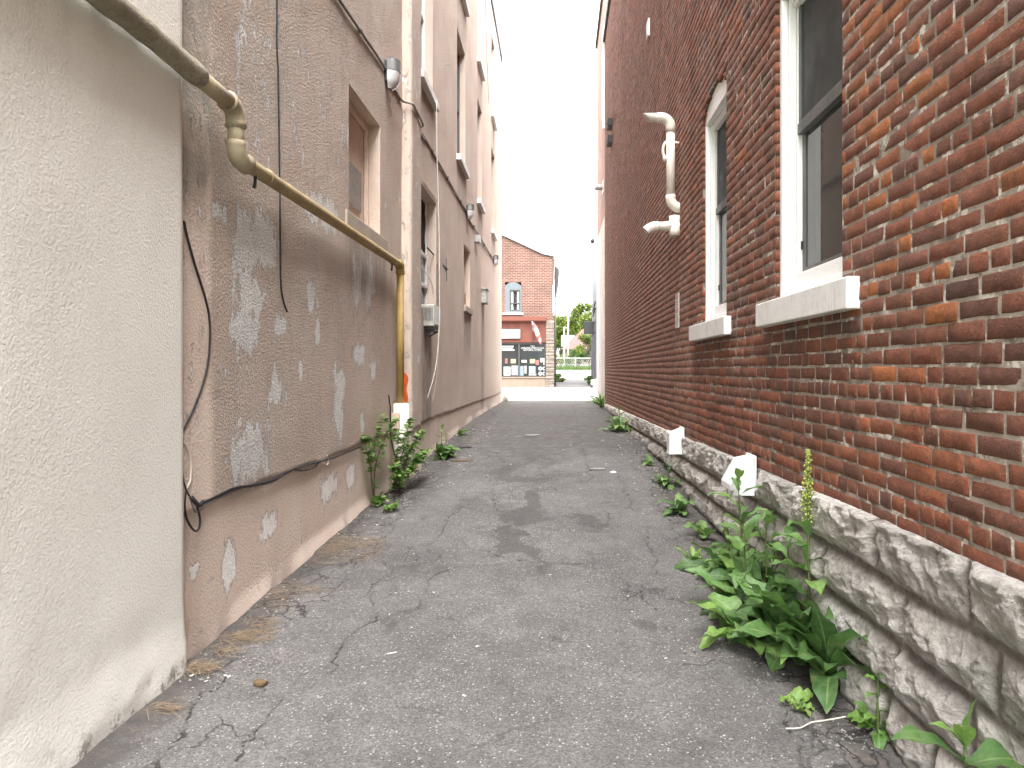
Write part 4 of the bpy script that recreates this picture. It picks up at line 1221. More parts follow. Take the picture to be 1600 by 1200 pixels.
g = MB(); kbox(g, KY0, KY1 + .05, KZ, KZ + .10, .07); g.build('coping', M['roof_metal'], KB)
g = MB(); rb(g, 20.0, 20.5, 8.9, 10.95, .0, .05); g.build('white_panel', M['white_paint'], KB, bevel=.01)
g = MB(); rb(g, 19.93, 19.99, 8.5, 11.6, .0, .06); g.build('downpipe', M['white_sill'], KB)
D = empty('dome_camera', (RX(23.6), 23.6, 5.9), 'small dome security camera on an arm at the whitewashed corner', 'camera')
g = MB(); g.tube([(RX(23.6), 23.6, 5.98), (RX(23.6, .16), 23.6, 5.98), (RX(23.6, .18), 23.6, 5.95)], .025); g.build('arm', M['white_metal'], D, True)
g = MB(); x = RX(23.6, .18); g.tube([(x, 23.6, 5.96), (x, 23.6, 5.90), (x, 23.6, 5.86), (x, 23.6, 5.82), (x, 23.6, 5.80)], [.05, .075, .075, .05, .015], 12); g.build('dome', M['dark_metal'], D, True)
P = empty('exhaust_pipe', (RX(21), 21, 6.9), 'short round exhaust pipe sticking out above the whitewashed wall', 'pipe')
g = MB(); g.tube([(RX(20.6), 20.6, 6.95), (RX(20.6, .24), 20.6, 6.95)], .085, 14, cap=True); g.build('pipe', M['galv'], P, True)
g = MB(); g.tube([(RX(20.6, .22), 20.6, 6.95), (RX(20.6, .27), 20.6, 6.95)], .10, 14); g.build('collar', M['white_sill'], P, True)
g = MB(); rb(g, 20.44, 20.76, 6.75, 7.15, .0, .02); g.build('flange', M['white_sill'], P)
# ================================================================== GROUND
def build_alley():
    ys = [-1.2]
    while ys[-1] < 24.2: ys.append(ys[-1] + max(.0035 * abs(ys[-1]), .0065) * (1 if ys[-1] > 1.6 else 6))
    ys = np.array(ys[:-1] + [24.2]); us = np.linspace(0, 1, 430)
    YY, UU = np.meshgrid(ys, us, indexing='ij')
    x0, x1 = LX(YY, -.05), RX(YY, -.03)
    X = x0 + UU * (x1 - x0)
    Z = GZ(X, YY)
    px = CX + X * F / np.maximum(YY, .5); py = CY + (H - Z) * F / np.maximum(YY, .5)
    cr = []
    lines = [[(1015, 759), (1028, 788), (1049, 820), (1057, 848), (1075, 868)], [(560, 893), (595, 893), (640, 896), (690, 895), (740, 883), (815, 878), (860, 880), (915, 886), (965, 895), (1020, 897), (1080, 903)],
             [(1005, 835), (1009, 845), (1017, 865), (1021, 880), (1020, 896)], [(1012, 915), (1006, 930), (1018, 940), (1030, 952)], [(700, 808), (688, 830), (671, 850), (675, 862), (687, 878)], [(671, 850), (645, 853), (641, 864), (637, 876), (660, 879), (690, 877)],
             [(645, 853), (655, 864), (660, 879)], [(604, 875), (610, 890), (601, 900), (586, 915), (582, 935), (585, 955), (590, 962)], [(590, 962), (565, 980), (540, 995), (533, 1010), (525, 1025), (513, 1052)],
             [(590, 963), (620, 958), (652, 955), (662, 938), (668, 917), (685, 900), (694, 893)], [(430, 1092), (422, 1112), (424, 1130), (403, 1148), (383, 1162), (377, 1180), (372, 1198)],
             [(632, 802), (612, 826), (590, 850), (575, 868), (540, 880), (500, 895), (470, 905)], [(545, 880), (520, 892), (505, 905), (480, 915)], [(1232, 1110), (1240, 1135), (1246, 1160), (1252, 1185), (1258, 1215)], [(1262, 1098), (1280, 1125), (1300, 1150), (1322, 1180), (1345, 1215)],
             [(1246, 1160), (1270, 1165), (1290, 1140)], [(895, 633), (900, 650), (904, 676), (907, 693), (915, 718), (924, 735), (922, 750), (900, 755), (876, 757), (845, 753)], [(775, 757), (800, 753), (845, 753)],
             [(785, 700), (775, 712), (790, 722), (815, 726), (836, 718)], [(655, 735), (690, 742), (720, 738), (745, 722), (770, 712)], [(700, 810), (712, 795), (724, 788)], [(1000, 700), (985, 715), (990, 730), (1010, 745)], [(965, 740), (980, 760), (985, 785), (1000, 800)],
             [(1000, 690), (960, 700), (925, 700)], [(379, 1025), (340, 1068), (292, 1124), (254, 1180), (240, 1215)], [(690, 680), (720, 672), (760, 668), (800, 664)], [(1075, 868), (1085, 890), (1082, 903)], [(770, 770), (768, 790), (780, 800)]]
    dmin = np.full(X.shape, 1.0)
    XW = X + .13 * (fbm(X * 5, YY * 5, 201) - .5) + .05 * (fbm(X * 19, YY * 19, 202) - .5)
    YW = YY + .13 * (fbm(X * 5 + 9, YY * 5, 203) - .5) + .05 * (fbm(X * 19 + 4, YY * 19, 204) - .5)
    rr = random.Random(5)
    for L in lines:
        P = [pG(*p) for p in L]
        Q = []
        for (a, b) in zip(P[:-1], P[1:]):                # jagged
            n = max(2, int(math.dist(a, b) / .05))
            for i in range(n):
                t = i / n; s = .016 if i else 0
                Q.append((a[0] + (b[0] - a[0]) * t + rr.uniform(-s, s), a[1] + (b[1] - a[1]) * t + rr.uniform(-s, s)))
        Q.append(P[-1])
        for (a, b) in zip(Q[:-1], Q[1:]):
            y0, y1 = min(a[1], b[1]) - .15, max(a[1], b[1]) + .15
            i0, i1 = np.searchsorted(ys, y0), np.searchsorted(ys, y1)
            if i1 <= i0: continue
            xs, yy = XW[i0:i1], YW[i0:i1]
            dx, dy = b[0] - a[0], b[1] - a[1]; l2 = dx * dx + dy * dy + 1e-9
            t = np.clip(((xs - a[0]) * dx + (yy - a[1]) * dy) / l2, 0, 1)
            dmin[i0:i1] = np.minimum(dmin[i0:i1], np.hypot(xs - a[0] - t * dx, yy - a[1] - t * dy))
    wet = np.zeros(X.shape)
    pw_ = 1.0 / np.maximum(YY, 1.0)
    pxs, pys = px, py
    px = px + F * pw_ * (.42 * (fbm(X * 3, YY * 2.2, 301) - .5) + .16 * (fbm(X * 12, YY * 9, 302) - .5))
    py = py + F * 1.3 * pw_ ** 2 * (.9 * (fbm(X * 3 + 5, YY * 2.2, 303) - .5) + .35 * (fbm(X * 12, YY * 9 + 4, 304) - .5))
    for (cx, cy, rx, ry, a) in [(840, 785, 22, 26, .85), (833, 812, 38, 9, .8), (812, 838, 24, 14, 1.0), (818, 856, 24, 14, 1.0), (828, 868, 20, 6, .8), (912, 808, 26, 5, .9), (932, 818, 14, 5, .8), (815, 748, 60, 7, .7), (780, 735, 25, 12, .7), (830, 700, 18, 16, .75),
                               (790, 690, 14, 18, .6), (850, 720, 10, 18, .6), (822, 665, 30, 5, .7), (845, 650, 10, 14, .6), (725, 785, 40, 12, .55), (1020, 962, 34, 13, .62), (655, 892, 45, 10, .6), (985, 790, 50, 18, .42), (1000, 905, 22, 7, .6), (660, 955, 26, 4, .7), (620, 960, 20, 4, .7),
                               (800, 640, 90, 5, .45), (880, 690, 10, 50, .35), (760, 720, 60, 20, .35), (700, 740, 40, 16, .4), (605, 845, 18, 24, .5), (470, 1000, 60, 12, .35), (440, 1035, 60, 14, .4)]:
        d = np.hypot((px - cx) / rx, (py - cy) / ry)
        wet = np.maximum(wet, a * (1 - sstep(.5, 1.6, d)))
    wet = wet * (YY > 1)
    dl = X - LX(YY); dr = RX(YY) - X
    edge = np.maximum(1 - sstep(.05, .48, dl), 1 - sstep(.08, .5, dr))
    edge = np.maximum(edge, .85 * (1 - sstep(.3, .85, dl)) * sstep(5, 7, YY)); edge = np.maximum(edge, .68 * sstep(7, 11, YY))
    alli = .8 * (1 - sstep(.2, .9, dl)) * sstep(3.0, 4.2, YY); alli = np.maximum(alli, .45 * sstep(8, 12, YY)); alli = np.maximum(alli, .7 * (1 - sstep(.2, .6, dr)))
    Z = Z + .010 * (fbm(X * 1.6, YY * 1.6, 101) - .5) + .006 * (fbm(X * 7, YY * 7, 102) - .5) - .008 * (1 - sstep(.0, .02, dmin)) * sstep(0, .05, dl)
    Z = Z - .03 * (1 - sstep(.0, .05, dl)) * sstep(.35, .6, fbm(YY * 3, YY * 0, 103))
    V = np.stack([X, YY, Z], -1).reshape(-1, 3)
    ny, nx = X.shape; idx = np.arange(ny * nx).reshape(ny, nx)
    fa = np.stack([idx[:-1, :-1], idx[:-1, 1:], idx[1:, 1:], idx[1:, :-1]], -1).reshape(-1, 4)
    o = mesh_obj('alley_pavement', V, fa, M['asphalt'], None, True, att={'crack': dmin.ravel(), 'wet': wet.ravel(), 'edge': edge.ravel(), 'alli': alli.ravel()})
    tag(o, 'cracked grey asphalt lane between the two buildings', 'pavement', kind='structure')


build_alley()


def strip(name, xa, xb, ya, yb, mat, lift, label, cat='ground', nx=24, ny=24):
    xs = np.linspace(xa, xb, nx); ys_ = np.linspace(ya, yb, ny)
    XX, YY = np.meshgrid(xs, ys_, indexing='ij'); Z = GZ(XX, YY) + lift
    V = np.stack([XX, YY, Z], -1).reshape(-1, 3); idx = np.arange(nx * ny).reshape(nx, ny)
    fa = np.stack([idx[:-1, :-1], idx[1:, :-1], idx[1:, 1:], idx[:-1, 1:]], -1).reshape(-1, 4)
    return tag(mesh_obj(name, V, fa, mat, None, True), label, cat, kind='structure')


t = NT('rough_grass'); c = t.ramp(t.noise(3, 6, .7), [(.3, (.06, .10, .025)), (.5, (.11, .18, .04)), (.7, (.19, .24, .07))]); M['grass'] = t.done(c, .95, t.bump(t.noise(40, 4), .9, .05))
strip('ground', -300, 300, -60, 400, M['grass'], -.12, 'rough grass and earth beyond the buildings', nx=60, ny=240)
strip('road', -60, 60, 26.2, 41.2, M['road'], -.02, 'pale sunlit street crossing the end of the lane', 'road', 40, 20)
g = MB()
for (ya, yb, s) in ((24.2, 26.2, 1), (41.2, 44.0, 1)):
    o = strip('sidewalk', -60, 60, ya, yb, M['concrete'], .0, 'pale concrete sidewalk on the near side of the street' if ya < 30 else 'pale concrete sidewalk in front of the shop', 'sidewalk', 40, 6)
g = MB()
for i in range(30):
    pass
for (Y, nm) in ((26.2, 'concrete kerb on the near side of the street'), (41.2, 'concrete kerb on the far side of the street')):
    k = MB(); n = 40
    for i in range(n):
        xa, xb_ = -60 + 120 * i / n, -60 + 120 * (i + 1) / n; z = gz(0, Y)
        k.box(xa, xb_, Y - .08, Y + .08, z - .15, z + .012)
    tag(k.build('kerb', M['concrete'], None, loc=(0, Y, gz(0, Y) - .1)), nm, 'kerb', kind='structure')
strip('driveway', .2, 2.85, 44.0, 58, M['drive'], .03, 'grey asphalt driveway beside the shop', 'driveway', 6, 20)
strip('parking_lot', -14, 40, 58, 83, M['lot'], .03, 'bright gravel parking lot behind the shop', 'parking lot', 20, 20)

# ================================================================== SHOP across the street
YF = 44.0; S_ = YF / F
def fx(x): return (x - CX) * S_
def fz(y): return H + (CY - y) * S_
M['shopbrick'] = mat_farbrick('pinkish_red_brick', (.125, .044, .028), (.080, .027, .018), (.20, .155, .13), .7)
M['stoneblock'] = mat_farbrick('pale_split_block', (.21, .17, .138), (.165, .133, .108), (.10, .08, .068), .4)
M['terracotta'] = painted('terracotta_board', (.135, .036, .020), .6, .25, 3)
M['bluegrey'] = painted('blue_grey_trim', (.10, .118, .13), .6, .2, 4)
M['baseboard'] = painted('beige_panel', (.20, .15, .11), .7, .3, 3)
M['shopglass'] = mat_glass('dark_shop_glass', (.022, .026, .027), .08)
SH = empty('brick_shop', (fx(790), YF + 4, fz(605)), 'two storey pinkish brick shop with terracotta fascia across the street', 'building')
xl, xr_ = fx(640), fx(853.5)
g = MB()
# facade with gable slope: columns of quads leaving the window and shopfront open
wx0, wx1, wz0, wz1 = fx(789), fx(814.5), fz(489), fz(441)
def roofz(x): return np.interp(x, [fx(640), fx(715), fx(790), fx(848), fx(864)], [fz(380), fz(345), fz(371), fz(398), fz(402)])
cols = sorted([xl, wx0, wx1, xr_, fx(864)] + [fx(p) for p in (670, 700, 715, 740, 765, 830, 842)])
for a, b in zip(cols[:-1], cols[1:]):
    lo = fz(500) if a < xr_ - .01 else fz(501)
    spans = [(lo, wz0), (wz1, None)] if (a >= wx0 - 1e-6 and b <= wx1 + 1e-6) else [(lo, None)]
    for (s, e) in spans:
        e0, e1 = (roofz(a), roofz(b)) if e is None else (e, e)
        g.add([(a, YF, s), (b, YF, s), (b, YF, e1), (a, YF, e0)], [(0, 1, 2, 3)])
g.add([(fx(864), YF, fz(610)), (fx(864), YF + 14, fz(610)), (fx(864), YF + 14, fz(402)), (fx(864), YF, fz(402))], [(0, 1, 2, 3)])
g.add([(fx(864), YF + 14, 0), (xl, YF + 14, 0), (xl, YF + 14, fz(402)), (fx(864), YF + 14, fz(402))], [(0, 1, 2, 3)])
for yy in (wx0, wx1): g.add([(yy, YF, wz0), (yy, YF, wz1), (yy, YF + .3, wz1), (yy, YF + .3, wz0)], [(0, 1, 2, 3)])
g.add([(xl, YF + .4, 0), (xr_, YF + .4, 0), (xr_, YF + .4, fz(405)), (xl, YF + .4, fz(405))], [(0, 1, 2, 3)])
g.build('wall', M['shopbrick'], SH)
g = MB()
rp = [(x, float(roofz(x))) for x in (xl, fx(715), fx(790), fx(848), fx(866))]
for (a, b) in zip(rp[:-1], rp[1:]):
    v = [(x, y, z + dz) for (x, z) in (a, b) for y in (YF - .10, YF + .4) for dz in (0, .07)]
    g.add(v, [(0, 1, 5, 4), (1, 3, 7, 5), (3, 2, 6, 7), (2, 0, 4, 6), (0, 2, 3, 1), (4, 5, 7, 6)])
g.add([(fx(866), YF + .2, fz(403)), (fx(866), YF + 14, fz(403)), (xl, YF + 14, fz(380)), (xl, YF + .2, fz(380))], [(0, 1, 2, 3)])
g.build('roof', M['roof_metal'], SH)
g = MB(); v = []
for Y in (YF + .8, YF + 7):
    for k in range(9):
        zz = fz(460) + (fz(411) - fz(460)) * k / 8; v.append((fx(865) + (.10, .16, .20, .26, .32, .36, .38, .36, .05)[k], Y, zz))
g.add(v, [(k, k + 1, 9 + k + 1, 9 + k) for k in range(8)] + [tuple(range(8, -1, -1)), tuple(range(9, 18))]); g.build('eaves', M['roof_metal'], SH)
g = MB(); g.tube([(fx(867.5), YF + .4, fz(465)), (fx(867.5), YF + .4, fz(604))], .06, 8); g.build('downpipe', M['dark_metal'], SH, True)
g = MB()
nst = 17
for i in range(nst):
    z0 = fz(605) + (fz(501) - fz(605)) * i / nst; z1 = fz(605) + (fz(501) - fz(605)) * (i + 1) / nst
    d = .03 * random.random(); g.box(fx(853), fx(866), YF - .16 - d, YF + .1, z0 + .012, z1 - .012)
g.box(fx(853.3), fx(865.7), YF - .13, YF + .1, fz(605), fz(501))
g.build('stone_pilaster', M['stoneblock'], SH, bevel=.02)
g = MB(); g.box(xl, fx(854), YF - .42, YF + .05, fz(502), fz(495.5)); g.box(xl, fx(853.5), YF - .30, YF + .05, fz(504), fz(502)); g.build('cornice', M['terracotta'], SH, bevel=.02)
g = MB(); g.box(xl, fx(853), YF - .10, YF + .05, fz(533.5), fz(504)); g.box(xl, fx(853), YF - .14, YF + .05, fz(535), fz(533.6))
for i in range(40):
    x = xl + (fx(853) - xl) * i / 40; g.box(x, x + .02, YF - .108, YF - .10, fz(533), fz(505))
g.build('fascia', M['terracotta'], SH)
g = MB(); g.box(xl, fx(853), YF - .12, YF + .2, fz(605.5), fz(591.2)); g.box(xl, fx(853), YF - .17, YF + .2, fz(591), fz(589)); g.build('stall_riser', M['baseboard'], SH, bevel=.01)
# shop window
g = MB()
for x in (fx(811), fx(765), fx(720), fx(852.3), fx(690)): g.box(x - .05, x + .05, YF - .06, YF + .14, fz(589), fz(535.2))
g.box(xl, fx(853), YF - .05, YF + .13, fz(538), fz(535.2)); g.box(xl, fx(853), YF - .05, YF + .13, fz(589), fz(587.6))
sw = g.build('shop_window', M['dark_metal'], SH)
g = MB(); g.box(xl, fx(853), YF + .05, YF + .06, fz(588.5), fz(536)); g.build('pane', M['shopglass'], sw)
tw = painted('white_lettering', (.50, .50, .49), .6, .05)
for (s, cxp, cyp, hh) in (('TILE', 832, 541, .20), ('CERAMIC-PORCELAIN', 832, 544, .19), ('NATURAL STONE', 832, 547, .19)):
    v, f = text_mesh(s, hh * .86, lambda u, w_: (fx(cxp) + u * 0.92, YF + .042, fz(cyp) + w_))
    g = MB(); g.add(v, f); g.build('lettering', tw, sw)
g = MB()
for (x0, x1, y) in ((779, 802, 541), (775, 801, 544), (778, 803, 547)):
    x = x0; g = MB()
    while x < x1: wd = random.uniform(.8, 1.5); g.box(fx(x), fx(x + wd), YF + .04, YF + .044, fz(y + .9), fz(y - .9)); x += wd + .35
    g.build('lettering', tw, sw)
cardcols = {'y': (.42, .31, .16), 'w': (.40, .41, .40), 'r': (.34, .08, .06), 'p': (.20, .06, .06), 'b': (.15, .22, .26), 'k': (.22, .21, .20), 'g': (.24, .32, .31)}
cm = {k: painted('poster_' + k, v, .7, .5, 6, (.10, .10, .11)) for k, v in cardcols.items()}
for (x0, y0, x1, y1, c_) in [(798, 561, 806, 567.5, 'y'), (815, 562.5, 823, 566.5, 'w'), (828, 561, 836, 567.5, 'y'), (837, 562.5, 842, 570, 'r'), (844, 559.5, 851.5, 566, 'w'), (789, 560, 793, 568, 'p'), (787, 573, 797.5, 587, 'w'), (799, 571, 810, 586.5, 'k'), (812, 572, 818, 587, 'b'), (819, 571.5, 823, 584, 'k'),
                             (826.5, 572.5, 836.5, 583, 'g'), (826, 583.5, 838, 587, 'k'), (849, 566.5, 851.5, 570, 'w'), (770, 562, 782, 572, 'y'), (745, 560, 756, 575, 'w')]:
    g = MB(); g.box(fx(x0), fx(x1), YF + .03, YF + .045, fz(y1), fz(y0)); g.build('poster', cm[c_], sw)
for (x0, y0) in ((841.5, 573), (847.5, 573), (841.5, 581), (847.5, 581)):
    g = MB(); n = 14; v = [(fx(x0 + 2.6) + .115 * math.cos(2 * PI * k / n), YF + .035, fz(y0 + 2.8) + .125 * math.sin(2 * PI * k / n)) for k in range(n)]
    v += [(fx(x0 + 2.6) + .045 * math.cos(2 * PI * k / n), YF + .034, fz(y0 + 2.8) + .05 * math.sin(2 * PI * k / n)) for k in range(n)]
    g.add(v, [(k, (k + 1) % n, n + (k + 1) % n, n + k) for k in range(n)]); g.build('sticker', cm['w'], sw)
# upper window
g = MB()
ww = wx1 - wx0; n = 12
arch = []
for i in range(n + 1):
    u = -1 + 2 * i / n; arch.append(((wx0 + wx1) / 2 + u * ww / 2, fz(447) + .26 * (1 - u * u)))
v = [(x, YF - .03, z) for x, z in arch] + [(x, YF - .03, fz(453)) for x, z in arch]
g.add(v, [(i, i + 1, n + 2 + i, n + 1 + i) for i in range(n)])
g.box(wx0, fx(796.5), YF - .03, YF + .1, fz(489), fz(453)); g.box(fx(813), wx1 + .02, YF - .03, YF + .1, fz(489), fz(453)); g.box(fx(796.5), fx(813), YF - .03, YF + .1, fz(489), fz(486))
uw = g.build('window', M['bluegrey'], SH)
g = MB()
a, b, c_, d = fx(796.5), fx(813), fz(486), fz(453)
g.box(a, a + .08, YF - .01, YF + .1, c_, d); g.box(b - .08, b, YF - .01, YF + .1, c_, d); g.box(a + .08, b - .08, YF - .01, YF + .1, d - .08, d); g.box(a + .08, b - .08, YF - .01, YF + .1, c_, c_ + .08); g.box(a + .08, b - .08, YF - .01, YF + .1, fz(474.5), fz(473))
g.build('sash', M['dark_metal'], uw)
g = MB(); g.box(a, b, YF + .12, YF + .14, c_, d); g.build('pane', M['shopglass'], uw)
g = MB(); g.box(a + .09, a + .21, YF + .10, YF + .118, c_ + .1, d - .05); g.box(b - .21, b - .09, YF + .10, YF + .118, c_ + .1, d - .05); g.build('curtain', M['white_sill'], uw)
g = MB(); g.box(wx0 - .15, wx1 + .12, YF - .12, YF + .1, fz(491.5), fz(489.2)); g.build('sill', M['white_sill'], uw)
SG = empty('shop_sign', (fx(790), YF - .2, fz(529)), 'white shop sign board with a blurred mauve picture on the terracotta fascia', 'sign')
g = MB(); g.box(fx(765), fx(813.3), YF - .24, YF - .145, fz(529.3), fz(514.2)); g.build('frame', M['dark_metal'], SG)
t = NT('sign_picture'); sx = t.nd('ShaderNodeSeparateXYZ', i0=t.co); c = t.ramp(t.math('ADD', t.mr(sx.outputs[2], -.1, .6), t.math('MULTIPLY', t.math('SUBTRACT', t.noise(2.4, 4), .5), .9)), [(.2, (.80, .78, .80)), (.45, (.52, .42, .52)), (.6, (.78, .74, .78)), (.9, (.85, .84, .86))]); M['signpic'] = t.done(c, .4)
g = MB(); g.box(fx(765.6), fx(812.6), YF - .25, YF - .241, fz(528.5), fz(515)); g.build('face', M['signpic'], SG)
g = MB(); g.box(fx(798), fx(799.8), YF - .256, YF - .2505, fz(524.5), fz(520.2)); g.build('emblem', painted('magenta_print', (.42, .05, .22), .5, .1), SG)
g = MB(); g.box(fx(833.3), fx(834.4), YF - .19, YF - .11, fz(530), fz(517)); tag(g.build('flag_bracket', M['dark_metal'], None, loc=(fx(834), YF - .1, fz(530))), 'dark upright bracket on the fascia behind the furled flag', 'bracket')
FL = empty('flag', (fx(833), YF - .2, fz(505)), 'furled red and white flag hanging from a slanted pole on the shop fascia', 'flag')
pa, pb = Vector((fx(833.5), YF - .12, fz(519))), Vector((fx(832), YF - .75, fz(503.5)))
g = MB(); g.tube([pa, pb], .02, 8); g.build('pole', M['white_metal'], FL, True)
nn = 14; v = []; n = 10
for i in range(nn):
    t_ = i / (nn - 1); x = fx(833 + 13 * t_); z = fz(506 + 31 * t_); wd = .03 + .085 * max(0, math.sin(PI * min(1, t_ * 1.05))) ** .8 + .02
    for k in range(n): 
        a = 2 * PI * k / n; r = wd * (1 + .35 * math.sin(3 * a + t_ * 5)); v.append((x + r * math.cos(a) * .8, YF - .55 + r * math.sin(a) * .5, z + .10 * math.cos(a)))
redw = [0 if (.0 <= i / (nn - 1) < .18 or .60 < i / (nn - 1) < .74 or i / (nn - 1) > .9) else 1 for i in range(nn)]
g = MB(); fcs = [(i * n + k, i * n + (k + 1) % n, (i + 1) * n + (k + 1) % n, (i + 1) * n + k) for i in range(nn - 1) for k in range(n)]
g.add(v, fcs); g.mi = [redw[i] for i in range(nn - 1) for k in range(n)]
g.build('cloth', [painted('flag_red', (.27, .085, .08), .8, .1), painted('flag_white', (.38, .28, .265), .8, .1)], FL, True)

# ================================================================== grey building, sign box, car, fence, poles, house, trees
GB = empty('grey_building', (5, 47, fz(598)), 'blue grey clad building at the right of the driveway across the street', 'building')
g = MB(); g.box(2.9, 14, 44.2, 50.4, .2, fz(497)); g.build('lower_wall', painted('blue_grey_cladding', (.13, .14, .165), .6, .15, 2), GB)
g = MB(); g.box(2.98, 14, 44.25, 50.3, fz(497) + .003, fz(400)); g.build('upper_wall', painted('pale_blue_cladding', (.30, .335, .37), .6, .1, 2), GB)
g = MB(); g.tube([(2.85, 44.6, fz(480)), (2.85, 47.4, fz(488))], .05); g.tube([(2.85, 44.6, fz(470)), (2.85, 47, fz(480))], .05); g.build('brace', M['dark_metal'], GB, True)
BS = empty('projecting_sign', (2.4, 45, fz(520)), 'black box sign projecting from the blue grey building', 'sign')
g = MB(); g.box(2.12, 2.80, 45.0, 45.22, fz(520.5), fz(500)); g.build('box', M['black'], BS, bevel=.02)
g = MB(); g.box(2.80, 2.92, 45.06, 45.16, fz(504), fz(502.5)); g.box(2.80, 2.92, 45.06, 45.16, fz(519), fz(517.5)); g.box(2.66, 2.78, 45.02, 45.2, fz(525), fz(520.6)); g.build('arm', M['dark_metal'], BS)

# parked car, nose to the left
CR = empty('parked_car', (4.6, 42.3, fz(609)), 'white car nosing out from behind the whitewashed corner', 'car')
z0 = fz(609); cy_ = 42.3; v = []; n = 18; st_ = []
for i in range(33):
    s = i / 32; x = 2.42 + 4.4 * s
    top = np.interp(s, [0, .03, .10, .26, .40, .52, .72, .86, .97, 1], [.52, .66, .76, .90, 1.36, 1.44, 1.40, 1.0, .92, .60])
    wd = .86 * (1 - .35 * (abs(2 * s - 1)) ** 6 ); belt = min(.88, top)
    for k in range(n):
        a = PI * k / (n - 1); cx_, sz_ = math.cos(a), math.sin(a)
        zz = .22 + (top - .22) * (sz_ ** .55); y = wd * math.copysign(abs(cx_) ** .5, cx_)
        if zz > belt: y *= 1 - .28 * (zz - belt) / .6
        v.append((x, cy_ + y, z0 + zz))
g = MB(); g.add(v, [(i * n + k, i * n + k + 1, (i + 1) * n + k + 1, (i + 1) * n + k) for i in range(32) for k in range(n - 1)] + [tuple(range(n)), tuple(range(33 * n - 1, 32 * n - 1, -1))])
carw = painted('white_car_paint', (.80, .80, .80), .2, .05, 2); carw.node_tree.nodes['Principled BSDF'].inputs['Coat Weight'].default_value = .6
g.build('body', carw, CR, True)
for s in (-1, 1):
    for xw_ in (3.3, 5.85):
        g = MB(); g.tube([(xw_, cy_ + s * .68, z0 + .31), (xw_, cy_ + s * .87, z0 + .31)], .31, 20); wl = g.build('wheel', M['black_rubber'], CR, True)
        g = MB(); g.tube([(xw_, cy_ + s * .86, z0 + .31), (xw_, cy_ + s * .885, z0 + .31)], .20, 14); g.build('rim', M['galv'], wl, True)
    g = MB(); g.box(2.46, 2.62, cy_ + s * .58 - .14, cy_ + s * .58 + .14, z0 + .56, z0 + .66); g.build('headlight', M['lens'], CR, bevel=.02)
g = MB(); g.box(2.40, 2.52, cy_ - .7, cy_ + .7, z0 + .22, z0 + .40); g.build('bumper', M['dark_metal'], CR, bevel=.03)
g = MB(); g.box(2.405, 2.45, cy_ - .35, cy_ + .35, z0 + .46, z0 + .56); g.build('grille', M['black'], CR)
g = MB()
for s in (-1, 1): g.obox((4.75, cy_ + s * .74, z0 + 1.13), (.75, 0, 0), (0, .012, 0), (0, -.05 * s, .16))
g.obox((3.95, cy_, z0 + 1.12), (.20, 0, .22), (0, .62, 0), (-.012, 0, .011)); g.build('glass', M['shopglass'], CR)

# chain link fence at the back of the lot
FY = 82.0
FN = empty('chain_link_fence', (3, FY, gz(3, FY)), 'low chain link fence with white rails at the back of the lot', 'fence')
gb = gz(3, FY); fh = 1.42
wm_ = painted('white_fence_paint', (.34, .36, .33), .5, .2)
for x in np.arange(-6.3, 22, 3.05):
    g = MB(); g.tube([(x, FY, gb - .1), (x, FY, gb + fh + .03)], .055, 8); g.build('post', wm_, FN, True)
g = MB(); g.tube([(-6.3, FY, gb + fh), (21.2, FY, gb + fh)], .045, 8); g.build('rail', wm_, FN, True)
g = MB(); g.tube([(-6.3, FY, gb + .62), (21.2, FY, gb + .62)], .02, 6); g.build('rail', wm_, FN, True)
g = MB()
for x in np.arange(-6.3, 21.2, .22):
    for s in (-1, 1): g.tube([(x, FY, gb + (0 if s > 0 else fh)), (x + fh * .55, FY, gb + (fh if s > 0 else 0))], .006, 4, cap=False)
g.build('mesh', M['galv'], FN)

pw = painted('weathered_pole_wood', (.33, .30, .27), .9, .4, 3)
UP = empty('utility_pole', (2.2, 95, gz(2, 95)), 'tall utility pole with a crossarm beyond the fence', 'pole')
k = 95 / F
g = MB(); g.tube([((887.5 - CX) * k, 95, -.5), ((887.5 - CX) * k, 95, H + (CY - 457) * k)], [.16, .10], 10); g.build('shaft', pw, UP, True)
g = MB(); g.box((887.5 - CX) * k - .35, (887.5 - CX) * k + .45, 94.85, 94.95, H + (CY - 478) * k, H + (CY - 476.5) * k); g.tube([((889.5 - CX) * k, 94.8, H + (CY - 484) * k), ((889.5 - CX) * k, 94.8, H + (CY - 477) * k)], .12); g.build('crossarm', pw, UP)
g = MB(); k2 = 88 / F; g.tube([((881.5 - CX) * k2, 88, 0), ((881.5 - CX) * k2, 88, H + (CY - 511) * k2)], [.11, .09], 10); g.tube([((881.5 - CX) * k2, 88, H + (CY - 512) * k2), ((886 - CX) * k2, 88, H + (CY - 512.5) * k2)], .04)
tag(g.build('short_pole', painted('pale_grey_pole', (.55, .54, .52), .7, .2, 3), None, True, loc=((881 - CX) * k2, 88, 1)), 'pale shorter pole left of the tall utility pole', 'pole')

